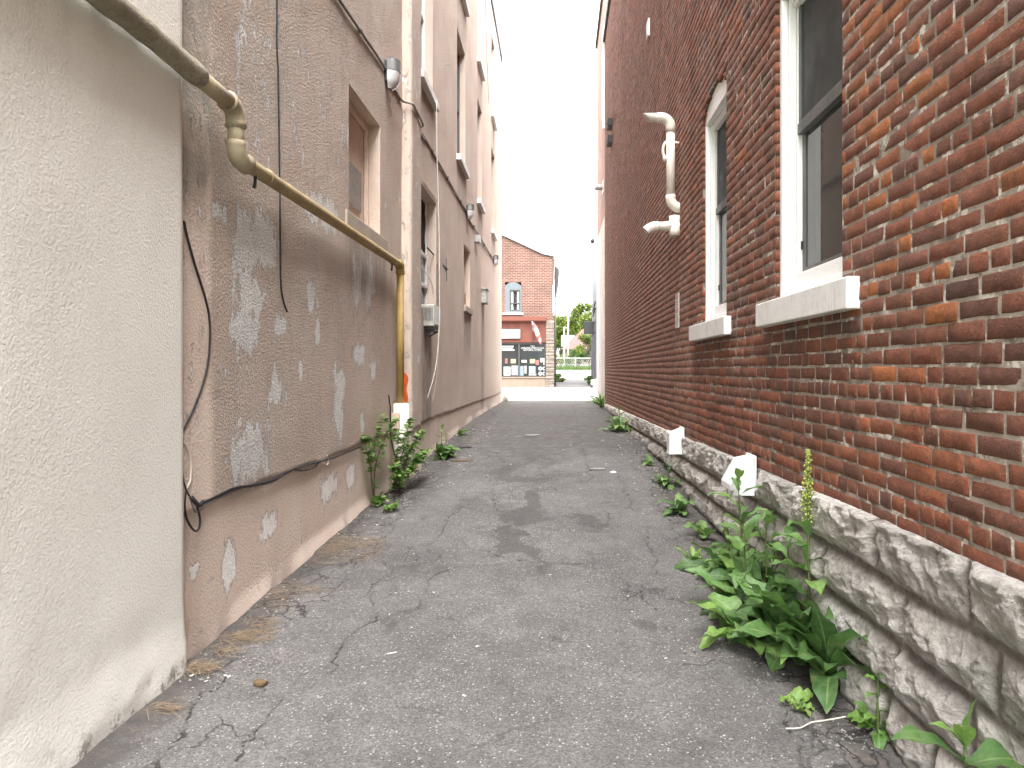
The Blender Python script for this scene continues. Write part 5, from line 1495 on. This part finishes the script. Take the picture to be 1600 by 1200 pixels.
HY = 105.0; k = HY / F
hx = lambda x: (x - CX) * k
hz = lambda y: H + (CY - y) * k
HO = empty('house', (hx(905), HY + 4, hz(566)), 'low grey house with a dull red hipped roof beyond the fence', 'house')
g = MB(); g.box(hx(880), hx(945), HY, HY + 9, hz(570), hz(546)); g.build('wall', painted('grey_brown_siding', (.12, .10, .085), .8, .3, 1.5), HO)
g = MB(); e = .4
g.add([(hx(877), HY - e, hz(546)), (hx(948), HY - e, hz(546)), (hx(948), HY + 9 + e, hz(546)), (hx(877), HY + 9 + e, hz(546)), (hx(913), HY + 4.5, hz(511)), (hx(930), HY + 4.5, hz(511))], [(0, 1, 5, 4), (1, 2, 5), (2, 3, 4, 5), (3, 0, 4), (0, 3, 2, 1)])
g.build('roof', painted('dull_red_shingles', (.14, .062, .056), .85, .4, 2), HO)
g = MB(); g.box(hx(878), hx(900), HY + 5, HY + 10, hz(540), hz(521)); g.build('rear_wing', painted('white_siding', (.25, .245, .24), .8, .2, 2), HO)
for x in (890, 902, 915):
    g = MB(); g.box(hx(x), hx(x + 6), HY - .04, HY + .1, hz(560), hz(550)); w0 = g.build('window', M['dark_metal'], HO)
    g = MB(); g.box(hx(x + .6), hx(x + 5.4), HY - .06, HY - .045, hz(559.3), hz(550.7)); g.build('pane', M['shopglass'], w0)


def leafmat(name, a, b, c_):
    t = NT(name); tint = t.attr('tint'); c = t.ramp(tint, [(0, a), (.5, b), (1, c_)])
    t.done(c, .6); tr = t.nd('ShaderNodeBsdfTranslucent', Color=t.scale_col(c, 1.2)); mx = t.nd('ShaderNodeMixShader', i0=.3)
    t.link(t.b.outputs[0], mx.inputs[1]); t.link(tr.outputs[0], mx.inputs[2]); t.link(mx.outputs[0], t.out.inputs[0]); return t.m


M['leafA'] = leafmat('spring_leaf', (.045, .072, .010), (.10, .14, .018), (.17, .21, .032))
M['leafB'] = leafmat('green_leaf', (.025, .06, .012), (.06, .11, .018), (.11, .17, .03))
M['bark'] = painted('tree_bark', (.12, .095, .075), .9, .4, 4)


def tree(name, x, Y, h, r, trunk_h, mat, n, leaf, label, cat='tree', seed=1, group=None):
    rr = np.random.default_rng(seed); zb_ = gz(x, Y) - .15
    T_ = empty(name, (x, Y, zb_), label, cat, group)
    g = MB()
    lean = rr.normal(0, .15, 2)
    top = Vector((x + lean[0], Y + lean[1], zb_ + h * .8))
    g.tube([(x, Y, zb_ - .2), (x + lean[0] * .3, Y, zb_ + trunk_h), tuple(top)], [.035 * h * .7 + .02, .022 * h * .7 + .015, .02], 8)
    cl = []
    for i in range(16):
        a = rr.uniform(0, 2 * PI); e = rr.uniform(-.35, 1); rad = r * rr.uniform(.35, .85)
        c_ = Vector((x + lean[0] + rad * math.cos(a) * math.sqrt(max(0, 1 - e * e * .6)), Y + lean[1] + rad * math.sin(a) * math.sqrt(max(0, 1 - e * e * .6)), zb_ + trunk_h + (h - trunk_h) * (.45 + .42 * e)))
        cl.append((c_, r * rr.uniform(.25, .45)))
        s = Vector((x + lean[0] * .5, Y, zb_ + trunk_h + (h - trunk_h) * rr.uniform(0, .4)))
        g.tube([s, s.lerp(c_, .5) + Vector((0, 0, .05 * h)), c_], [.012 * h, .008 * h, .004 * h], 5)
    g.build('trunk', M['bark'], T_, True)
    V_ = np.zeros((n, 4, 3)); tint = np.zeros((n, 4))
    for i in range(n):
        c_, cr = cl[rr.integers(len(cl))]
        d = rr.normal(0, 1, 3); d /= np.linalg.norm(d); p = np.array(c_) + d * cr * rr.uniform(.3, 1.05) ** .7 * np.array([1, 1, .85])
        nrm = d * .5 + rr.normal(0, .6, 3); nrm /= np.linalg.norm(nrm); u = np.cross(nrm, rr.normal(0, 1, 3)); u /= np.linalg.norm(u); w_ = np.cross(nrm, u)
        s = leaf * rr.uniform(.6, 1.3)
        V_[i] = [p - u * s, p - w_ * s * .55, p + u * s, p + w_ * s * .55]; tint[i] = np.clip(rr.normal(.5, .22), 0, 1)
    mesh_obj('crown', V_.reshape(-1, 3), np.arange(n * 4).reshape(n, 4), mat, T_, False, att={'tint': tint.ravel()})
    return T_


def at(x, Y): return (x - CX) * Y / F
tg = 'spring trees behind the house'
tree('leafy_tree', at(876, 122), 122, 10.5, 3.6, 2.0, M['leafA'], 3400, .26, 'tree with fresh leaves behind the shop corner, left of the tall pole', seed=2, group=tg)
tree('leafy_tree', at(902, 128), 128, 11.2, 3.6, 2.5, M['leafA'], 3600, .28, 'tree with fresh leaves behind the ridge of the red roof', seed=3, group=tg)
tree('leafy_tree', at(921, 118), 118, 12.6, 3.4, 2.5, M['leafA'], 2800, .26, 'tallest tree with fresh leaves, above the black box sign', seed=4, group=tg)
tree('leafy_tree', at(890, 150), 150, 11.5, 5.0, 2.5, M['leafB'], 2600, .34, 'darker green tree farthest behind the house', seed=5, group=tg)
tree('leafy_tree', at(868, 140), 140, 10, 4.0, 2.5, M['leafB'], 2200, .3, 'darker tree mostly hidden by the shop wall', seed=15, group=tg)
tree('leafy_tree', at(945, 140), 140, 13, 5.0, 2.5, M['leafA'], 2600, .3, 'broad tree mostly hidden by the blue grey building', seed=16, group=tg)
tree('bushy_shrub', at(919, 86), 86, 4.9, 1.8, .5, M['leafA'], 3400, .13, 'tall bright shrub in front of the house wall, behind the fence', 'shrub', 6)
tree('bushy_shrub', at(905, 90), 90, 3.0, 1.4, .3, M['leafB'], 1900, .12, 'lower dark shrub left of the tall bright one behind the fence', 'shrub', 7)
tree('bushy_shrub', at(872, 87), 87, 2.6, 1.3, .3, M['leafA'], 1300, .13, 'shrub behind the fence at the shop corner', 'shrub', 8)
tree('bushy_shrub', at(886, 92), 92, 1.9, 1.2, .3, M['leafB'], 1000, .12, 'low shrub behind the fence at the foot of the poles', 'shrub', 9)
tree('bushy_shrub', at(867.5, 46.5), 46.5, .95, .5, .1, M['leafB'], 900, .07, 'weedy bush against the side of the shop by the driveway', 'shrub', 10)
tree('bushy_shrub', at(870, 50.5), 50.5, .8, .55, .1, M['leafA'], 900, .07, 'pale green bush beside the driveway behind the shop corner', 'shrub', 11)
tree('bushy_shrub', at(920, 45.2), 45.2, .85, .36, .1, M['leafB'], 900, .06, 'dark bush at the foot of the blue grey wall above the white car', 'shrub', 12)
# grass verge under the fence
def blades(name, xa, xb, ya, yb, n, h, mat, label, seed):
    rr = np.random.default_rng(seed); x = rr.uniform(xa, xb, n); y = rr.uniform(ya, yb, n); z = GZ(x, y) - .03
    a = rr.uniform(0, 2 * PI, n); hh = h * rr.uniform(.5, 1.2, n); w_ = .018 * hh / h * (h / .3)
    p0 = np.stack([x - w_ * np.cos(a), y - w_ * np.sin(a), z], -1); p1 = np.stack([x + w_ * np.cos(a), y + w_ * np.sin(a), z], -1)
    b = rr.normal(0, .25, (n, 2)) * hh[:, None]; p2 = np.stack([x + b[:, 0], y + b[:, 1], z + hh], -1)
    V_ = np.stack([p0, p1, p2], 1).reshape(-1, 3)
    o = mesh_obj(name, V_, [tuple(f) for f in np.arange(3 * n).reshape(n, 3)], mat, None, False, att={'tint': np.repeat(np.clip(rr.normal(.5, .25, n), 0, 1), 3)})
    return tag(o, label, 'grass', kind='stuff')
blades('grass', -6, 14, 80.2, 86, 9000, .55, M['leafB'], 'long grass growing along the foot of the chain link fence', 21)
# ================================================================== WEEDS
RP = random.Random(23)


def leaf(mb, base, az, pitch, L, W, droop, wave=.0, tint=.5, fold=.25, roll=0.0, nseg=10, petiole=.18, lobes=0, ph=0.0):
    """one curved leaf blade with a raised margin, wavy edge and midrib"""
    p = Vector(base); h = Vector((math.cos(az), math.sin(az), 0)); side = Vector((-math.sin(az), math.cos(az), 0))
    us = (-1, -.5, 0, .5, 1); v = []; t_ = []; r_ = []
    dl = L / nseg; pt = pitch
    for i in range(nseg + 1):
        s = i / nseg
        d = h * math.cos(pt) + Vector((0, 0, math.sin(pt)))
        nrm = (-h * math.sin(pt) + Vector((0, 0, math.cos(pt))))
        ro = roll * s
        sd = side * math.cos(ro) + nrm * math.sin(ro); nn = nrm * math.cos(ro) - side * math.sin(ro)
        if s < petiole: wd = .035 * W / .1 * .4 + .004
        else:
            q_ = (s - petiole) / (1 - petiole); wd = W * (math.sin(PI * min(1, q_ ** .72 + .02)) ** .75) * .5 + .002
            if lobes: wd *= 1 + .35 * math.sin(q_ * PI * lobes * 2)
        if i == nseg: wd = .001
        for u in us:
            wv = wave * W * math.sin(s * 17 + ph + (1.3 if u > 0 else 0)) * abs(u) ** 2
            v.append(p + sd * (u * wd) + nn * (fold * abs(u) * wd + wv * min(1, wd / (W * .3 + 1e-6))))
            t_.append(tint); r_.append(abs(u))
        p = p + d * dl
        pt -= droop / nseg * (0.4 + 1.2 * s)
    m = len(us)
    mb.add(v, [(i * m + k, i * m + k + 1, (i + 1) * m + k + 1, (i + 1) * m + k) for i in range(nseg) for k in range(m - 1)], 0, tint=t_, rib=r_)
    return p


def dock(x, y, label, n=14, L=.30, W=.10, stems=(), spread=(0, 2 * PI), seed=1, mat='dock', name='dock_weed', group=None, tint=.5, lo=.1, hi=1.2, cat='weed'):
    R_ = random.Random(seed); z = gz(x, y) - .01
    if name == 'dock_weed' and 3 < y < 5: n = int(n * 1.12); L *= 1.22; W *= 1.12
    D = empty(name, (x, y, z), label, cat, group)
    g = MB()
    for i in range(n):
        a = spread[0] + (spread[1] - spread[0]) * (i + R_.random() * .9) / n
        pi_ = R_.uniform(lo, hi); l = L * R_.uniform(.6, 1.15)
        b = (x + .03 * math.cos(a) * R_.random(), y + .03 * math.sin(a), z + .01 + .02 * R_.random())
        leaf(g, b, a, pi_, l, W * R_.uniform(.75, 1.2), R_.uniform(.7, 2.0), R_.uniform(.08, .22), min(1, max(0, R_.gauss(tint, .2))), R_.uniform(.1, .4), R_.uniform(-.7, .7), ph=R_.random() * 6)
    sg = MB(); seeds = MB()
    for (dx, dy, hh, nl, ls, sp) in stems:
        P = smooth_path([(x, y, z), (x + dx * .3, y + dy * .3, z + hh * .35), (x + dx * .7, y + dy * .7, z + hh * .7), (x + dx, y + dy, z + hh)], 6)
        sg.tube(P, [max(.003, .009 * (1 - .7 * i / len(P))) for i in range(len(P))], 6)
        top = hh * (1 - sp)
        for i in range(nl):
            s = (i + .6) / nl * (top / hh) if sp else (i + 1) / nl
            k = min(len(P) - 1, int(s * (len(P) - 1))); a = i * 2.4 + R_.random()
            leaf(g, P[k], a, R_.uniform(.2, .9) + (.35 if s > .8 else 0), ls * (1.15 - .55 * s) * R_.uniform(.8, 1.15), W * .75 * (1.15 - .5 * s), R_.uniform(.7, 1.7), .10, min(1, max(0, R_.gauss(tint + .18 * s, .15))), .3, R_.uniform(-.5, .5), ph=R_.random() * 6)
        if sp:
            for i in range(int(700 * sp * hh / .9)):
                s = R_.uniform(1 - sp, 1); k = min(len(P) - 2, int(s * (len(P) - 1))); p = P[k].lerp(P[k + 1], R_.random())
                rr_ = .036 * (1.05 - (s - (1 - sp)) / sp) + .006; a = R_.random() * 6.28
                c_ = p + Vector((rr_ * math.cos(a) * R_.random(), rr_ * math.sin(a) * R_.random(), 0)); q_ = R_.uniform(.0045, .009)
                seeds.add([c_ + Vector(d) * q_ for d in ((1, 0, 0), (-1, 0, 0), (0, 1, 0), (0, -1, 0), (0, 0, 1.2), (0, 0, -1.2))], [(0, 2, 4), (2, 1, 4), (1, 3, 4), (3, 0, 4), (2, 0, 5), (1, 2, 5), (3, 1, 5), (0, 3, 5)])
    g.build('leaves', M[mat], D, True)
    if sg.v: sg.build('stem', M['stem'], D, True)
    if seeds.v: seeds.build('seed_head', M['seed'], D, True)
    return D


def wx(Y, o=.08): return RX(Y, o)


dock(wx(4.36, .15), 4.36, 'upright dock weed with a leafy stem just under the flared vent hood', 9, .26, .10, [(-.05, -.02, .70, 13, .30, 0)], (PI * .5, PI * 1.6), 3)
dock(wx(3.95, .25), 3.95, 'leafy dock weed rooted furthest out on the asphalt, with an upright stem', 17, .34, .11, [(-.02, .0, .54, 11, .28, 0)], (0, 2 * PI), 4)
dock(wx(4.1, .09), 4.1, 'dense dock rosette against the stone between the two upright stems', 15, .30, .12, [(.0, .02, .52, 9, .24, 0), (.02, -.1, .4, 6, .2, 0)], (PI * .4, PI * 1.7), 5)
dock(wx(3.46, .07), 3.46, 'tall dock weed with a yellow green seed spike against the stone wall', 14, .36, .13, [(.0, .02, 1.04, 14, .30, .36)], (PI * .4, PI * 1.7), 6)
dock(wx(3.50, .13), 3.50, 'biggest dock rosette with broad wavy leaves sprawling on the asphalt', 22, .38, .145, [], (0, 2 * PI), 8, lo=.35, hi=1.25)
dock(wx(3.22, .06), 3.22, 'dock rosette with long drooping leaves at the foot of the stone wall', 14, .40, .14, [], (PI * .4, PI * 1.7), 9, lo=.5, hi=1.35)
dock(wx(3.60, .32), 3.60, 'pale dusty dock leaves at the outer edge of the clump', 9, .30, .12, [], (PI * .6, PI * 1.6), 10, tint=.7, lo=.3, hi=1.0)
dock(wx(2.78, .04), 2.78, 'small leafy weed with a short sprig in the crack by the stone, near the bottom', 14, .13, .06, [(.01, .02, .24, 9, .08, 0)], (0, 2 * PI), 12, mat='vine', name='leafy_weed', tint=.35)
dock(wx(2.05, .115), 2.05, 'young dock with broad glossy leaves at the bottom right corner of the picture', 0, .3, .13, [], seed=13)
# that young plant: its leaves placed one by one
o = [c for c in COL.objects if c.name.startswith('dock_weed') and c.get('label', '').startswith('young dock')][0]
bpy.data.objects.remove(o.children[0]); x, y, z = o.location
g = MB(); sg = MB(); b = Vector((x, y, z)); tp = b + Vector((-.005, 0, .36)); sg.tube([b, b.lerp(tp, .5) + Vector((.004, 0, 0)), tp], [.008, .006, .005], 6); sg.build('stem', M['stem'], o, True)
for (hh, az, pi_, L, W, dr, ti) in [(.30, PI * 1.04, .65, .26, .13, .95, .42), (.29, -.5, .6, .20, .15, 1.1, .35), (.34, PI * .95, 1.0, .13, .06, 1.3, .9), (.35, PI * 1.3, 1.2, .14, .055, 1.2, .95), (.36, -.9, 1.45, .15, .06, .3, .85), (.22, PI * 1.35, .3, .18, .10, .8, .3), (.16, PI * .7, .4, .16, .09, .8, .4)]:
    leaf(g, b + Vector((-.004, 0, hh)), az, pi_, L, W, dr, .05, ti, .22, 0.1, ph=az, petiole=.12)
g.build('leaves', M['dock'], o, True)

dock(wx(4.6, .20), 4.6, 'low dock leaves on the outer far side of the clump, beside the upright stems', 10, .27, .10, [], (PI * .4, PI * 1.5), 40, tint=.5, lo=.25, hi=1.1)
dock(wx(3.75, .08), 3.75, 'dock leaves bunched against the stone behind the seed spike', 10, .30, .12, [(0, 0, .5, 9, .26, 0)], (PI * .4, PI * 1.7), 41, tint=.42, lo=.5, hi=1.3)
dock(wx(4.85, .12), 4.85, 'small leafy dock beside the stone under the near edge of the flared vent hood', 8, .2, .07, [(-.02, 0, .28, 6, .16, 0)], (PI * .4, PI * 1.7), 43, tint=.55)
dock(wx(5.55, .15), 5.55, 'low pair of broad leaves against the stone between the two vent hoods', 7, .2, .08, [], (PI * .4, PI * 1.7), 44, tint=.55)
dock(wx(6.35, .20), 6.35, 'low sprawling weed on the asphalt below the boxy vent hood', 14, .24, .085, [], (PI * .4, PI * 1.7), 14, tint=.45)
dock(wx(7.5, .14), 7.5, 'scrubby weed at the stone foot just beyond the boxy vent hood', 12, .22, .07, [(0, 0, .22, 6, .12, 0)], (PI * .4, PI * 1.7), 15, tint=.5)
dock(wx(8.6, .18), 8.6, 'thin weed among grit by the stone base, beyond the boxy vent hood', 8, .18, .05, [], (PI * .4, PI * 1.7), 16, tint=.6)
dock(wx(12.6, .22), 12.6, 'bright clump of weeds halfway along the far stone base', 20, .42, .10, [(0, .02, .40, 8, .2, 0)], (0, 2 * PI), 17, tint=.75)
dock(wx(19.7, .10), 19.7, 'clump of grassy weeds at the far corner of the brick wall', 20, .55, .07, [], (PI * .4, PI * 1.7), 18, tint=.75, lo=.6, hi=1.4)
px_, py_ = pG(1084, 880); dock(px_, py_, 'small upright sprout at the left edge of the dock clump', 9, .14, .035, [], (0, 2 * PI), 19, mat='vine', name='sprout', tint=.6, lo=.7, hi=1.4)
px_, py_ = pG(1247, 1105); dock(px_, py_, 'tiny bright green seedling growing in a crack in the asphalt', 9, .09, .04, [], (0, 2 * PI), 20, mat='vine', name='seedling', tint=.75, lo=.4, hi=1.2)
dock(LX(9.75, .22), 9.75, 'dense leafy weed at the foot of the pilaster, past the yellow pipe', 26, .34, .10, [(.02, .03, .42, 8, .18, 0)], (-PI * .6, PI * .6), 22, mat='dock', tint=.55)
dock(LX(12.2, .14), 12.2, 'small low weed by the left wall, past the pilaster', 10, .2, .06, [], (-PI * .5, PI * .5), 24, mat='vine', tint=.4)
px_, py_ = pG(612, 799); dock(px_, py_, 'small leafy weed alone on the asphalt in front of the vine', 10, .11, .065, [], (0, 2 * PI), 25, mat='vine', name='leafy_weed', tint=.55, lo=.3, hi=1.1)

# creeping vine shrub at the gas pipe
def vine(x, y, label, shoots, seed, leafn=1.0):
    R_ = random.Random(seed); z = gz(x, y) - .01; D = empty('vine_shrub', (x, y, z), label, 'shrub'); sg = MB(); g = MB()
    for pts in shoots:
        P = smooth_path([(x, y, z)] + [(LX(yy, oo), yy, zz) for (yy, oo, zz) in pts], 7)
        sg.tube(P, [max(.002, .007 * (1 - .75 * i / len(P))) for i in range(len(P))], 5)
        for i in range(2, len(P)):
            for k in range(int(3 * leafn) + (1 if R_.random() < .5 else 0)):
                if i < len(P) * .35 and R_.random() < .75: continue
                p = P[i] + Vector((R_.gauss(0, .018), R_.gauss(0, .03), R_.gauss(0, .025))); a = R_.uniform(-PI * .6, PI * .6); ti = min(1, max(0, R_.gauss(.5, .25)))
                for da in (-.7, 0, .7):
                    leaf(g, p, a + da, R_.uniform(-.2, .7), R_.uniform(.05, .085), R_.uniform(.032, .05), R_.uniform(.2, 1.2), .06, ti, .2, R_.uniform(-.4, .4), nseg=5, petiole=.15, ph=R_.random() * 6)
    sg.build('stem', M['bark_stem'], D, True); g.build('leaves', M['vine'], D, True)
    return D


vine(LX(6.78, .06), 6.78, 'thin stemmed vine with small leaves climbing the stucco left of the yellow pipe', [[(6.72, .05, .45), (6.85, .06, .75), (7.05, .08, 1.0)], [(6.65, .06, .5), (6.55, .05, .70), (6.5, .05, .83)], [(6.8, .07, .5), (7.1, .10, .78), (7.3, .13, .92)]], 31, .45)
vine(LX(7.35, .10), 7.35, 'bushy vine with yellow green leaves in front of the cream pipe sleeve', [[(7.4, .18, .45), (7.5, .22, .72), (7.62, .24, .90)], [(7.3, .16, .4), (7.2, .2, .62), (7.25, .2, .78)], [(7.5, .2, .4), (7.75, .25, .6), (8.0, .28, .70)], [(7.5, .25, .35), (7.8, .3, .45), (8.1, .32, .48)], [(7.2, .2, .3), (7.0, .22, .4), (6.95, .22, .45)], [(7.4, .22, .3), (7.55, .3, .42), (7.6, .34, .5)]], 32, .8)
dock(LX(6.72, .10), 6.72, 'round tuft of small leaves at the root of the thin vine', 16, .12, .07, [], (-PI * .6, PI * .6), 33, mat='vine', name='leafy_weed', tint=.5, lo=.3, hi=1.4)

# ================================================================== LITTER
def ground_pt(x, y, e=.003): return np.array([x, y, gz(x, y) + e])


def scatter_px(n, ells, rr):
    out = []
    while len(out) < n:
        cx, cy, rx, ry, w_ = ells[rr.choice(len(ells), p=np.array([e[4] for e in ells]) / sum(e[4] for e in ells))]
        a = rr.uniform(0, 2 * PI); r = math.sqrt(rr.uniform(0, 1)) ** 1.3
        x, y = pG(cx + rx * r * math.cos(a), cy + ry * r * math.sin(a))
        if x < LX(y, .03) or x > RX(y, .05): continue
        out.append((x, y))
    return out


rr = np.random.default_rng(77)
V_, F_ = [], []
for (x, y) in scatter_px(1150, [(515, 862, 80, 22, 5), (550, 850, 50, 10, 2), (425, 930, 45, 28, 2), (372, 998, 40, 10, 1.2), (400, 985, 30, 22, 1.0), (300, 1047, 35, 9, 1.2), (250, 1110, 28, 6, .5), (480, 925, 30, 8, .5), (345, 1020, 30, 10, .5)], rr):
    b = len(V_); a = rr.normal(.15, .6); L = rr.uniform(.05, .11); p = ground_pt(x, y, rr.uniform(.003, .02)); d = np.array([math.cos(a), math.sin(a), rr.normal(0, .12)]); s = np.array([-math.sin(a), math.cos(a), 0]) * .0012
    m = p + d * L * .5 + np.array([0, 0, rr.uniform(0, .012)])
    V_ += [p - s, p + s, m + s, m - s, p + d * L + s * .4, p + d * L - s * .4]; F_ += [(b, b + 1, b + 2, b + 3), (b + 3, b + 2, b + 4, b + 5)]
tag(mesh_obj('pine_needles', V_, F_, M['needles']), 'drifts of dry brown pine needles along the foot of the left walls', 'litter', kind='stuff')

V_, F_ = [], []
le = [(620, 770, 30, 25, 4), (540, 835, 60, 40, 3), (430, 930, 60, 40, 2), (670, 740, 60, 30, 3), (300, 1050, 60, 30, 1.5), (745, 670, 30, 25, 4), (715, 700, 30, 20, 3), (600, 790, 60, 30, 3), (800, 900, 380, 130, 2.5), (750, 1080, 500, 110, 1.2), (1030, 740, 40, 60, 9), (1000, 700, 40, 40, 7), (980, 670, 25, 20, 3), (900, 720, 150, 60, 4)]
for (x, y) in scatter_px(820, le, rr):
    b = len(V_); k = rr.integers(4, 6); r = (.002 + .006 * rr.random() ** 2.5) * (1 + .14 * max(0, y - 4)); p = ground_pt(x, y, .004); a0 = rr.uniform(0, 6.3); st_ = rr.uniform(1, 2.2); ro = rr.uniform(0, PI); tl = rr.normal(0, .25, 2)
    for i in range(k):
        q_ = a0 + 2 * PI * i / k; u, w_ = r * st_ * math.cos(q_) * rr.uniform(.7, 1.2), r * math.sin(q_) * rr.uniform(.7, 1.2)
        dx, dy = u * math.cos(ro) - w_ * math.sin(ro), u * math.sin(ro) + w_ * math.cos(ro); V_.append(p + np.array([dx, dy, .002 + abs(dx * tl[0] + dy * tl[1])]))
    F_.append(tuple(range(b, b + k)))
tag(mesh_obj('paint_flakes', V_, F_, M['chips']), 'pale paint flakes and grit scattered over the lane', 'litter', kind='stuff')

g = MB(); rr2 = np.random.default_rng(5)
oct_f = [(0, 2, 4), (2, 1, 4), (1, 3, 4), (3, 0, 4), (2, 0, 5), (1, 2, 5), (3, 1, 5), (0, 3, 5)]
pe = [(620, 780, 50, 40, 3), (545, 840, 60, 40, 2), (430, 935, 60, 40, 2), (680, 735, 60, 30, 3), (440, 1035, 60, 22, 4), (400, 1020, 50, 18, 2), (330, 1060, 70, 40, 2), (1030, 735, 30, 50, 5), (1000, 700, 30, 35, 4), (975, 672, 22, 18, 3), (740, 675, 30, 25, 3), (800, 900, 350, 120, 2), (1150, 1010, 90, 60, 2), (1330, 1150, 60, 30, 2), (1060, 790, 30, 40, 3)]
for (x, y) in scatter_px(1100, pe, rr2):
    r = (.003 + .008 * rr2.random() ** 2.5) * (1 + .09 * max(0, y - 4)); p = ground_pt(x, y, r * .4); v = [p + r * np.array(d) * rr2.uniform(.7, 1.2, 3) for d in ((1, 0, 0), (-1, 0, 0), (0, 1, 0), (0, -1, 0), (0, 0, .8), (0, 0, -.6))]; g.add(v, oct_f)
tag(g.build('gravel', M['pebble'], None), 'loose gravel and crumbled asphalt along both edges of the lane', 'gravel', kind='stuff')


def lump(name, x, y, r, zs_, mat, label, cat, seed, ax=(1, 1)):
    R_ = np.random.default_rng(seed); v = []; nu, nv = 14, 8
    for i in range(nv + 1):
        th = PI * i / nv
        for k in range(nu):
            ph = 2 * PI * k / nu; d = np.array([math.sin(th) * math.cos(ph) * ax[0], math.sin(th) * math.sin(ph) * ax[1], math.cos(th) * zs_])
            n_ = 1 + .55 * (float(vnoise(d[0] * 3 + seed + 10, d[1] * 3 + d[2] * 2 + 10, seed)) - .5); v.append(ground_pt(x, y, r * zs_ * .55) + d * r * n_)
    f = [(i * nu + k, i * nu + (k + 1) % nu, (i + 1) * nu + (k + 1) % nu, (i + 1) * nu + k) for i in range(nv) for k in range(nu)]
    g = MB(); g.add(v, f); return tag(g.build(name, mat, None, True, loc=(x, y, gz(x, y))), label, cat)


x, y = pG(406, 1071); lump('earth_clod', x, y, .030, .6, M['clod'], 'brown earth clod lying on the asphalt at the lower left', 'clod', 3, (1.1, .8))
x, y = pG(832, 681); lump('flat_stone', x, y, .13, .14, M['concrete'], 'flat pale stone lying in the middle of the lane, farther of two', 'stone', 4, (1.0, .7))
x, y = pG(935, 734); lump('flat_stone', x, y, .085, .2, M['concrete'], 'flat pale stone right of the lane centre, nearer of two', 'stone', 5, (1.1, .6))
x, y = pG(958, 739); lump('white_chip', x, y, .035, .4, M['white_paint'], 'white chip beside the nearer flat stone', 'chip', 6)
x, y = pG(721, 700); lump('asphalt_chunk', x, y, .16, .12, M['black'], 'dark broken chunk of tar past the weed by the pilaster', 'debris', 7, (1.2, .35))
x, y = pG(723, 721); lump('rusty_scrap', x, y, .10, .15, M['clod'], 'rusty brown scrap beside the weed by the pilaster', 'debris', 8, (1.3, .5))
x, y = LX(23.55, .12), 23.7; lump('corner_stone', x, y, .085, 1.6, M['concrete_sill'], 'small grey guard stone at the street corner of the stucco wall', 'stone', 9)
x, y = pG(612, 1022); g = MB(); p = Vector(ground_pt(x, y, .006)); g.obox(p, (.022, .010, 0), (-.001, .003, 0), (0, 0, .001)); tag(g.build('paper_scrap', M['white_paint'], None, loc=p), 'thin white paper scrap lying alone on the near asphalt', 'litter')
g = MB(); P = [Vector(ground_pt(*pG(a, b_), e)) for a, b_, e in ((1228, 1143, .012), (1250, 1141, .010), (1268, 1134, .014), (1290, 1133, .02), (1322, 1131, .03))]
g.tube(smooth_path(P, 5), .0028, 6); tag(g.build('pale_root', M['white_cable'], None, True, loc=P[0]), 'pale dry root lying across the cracks at the lower right', 'root')
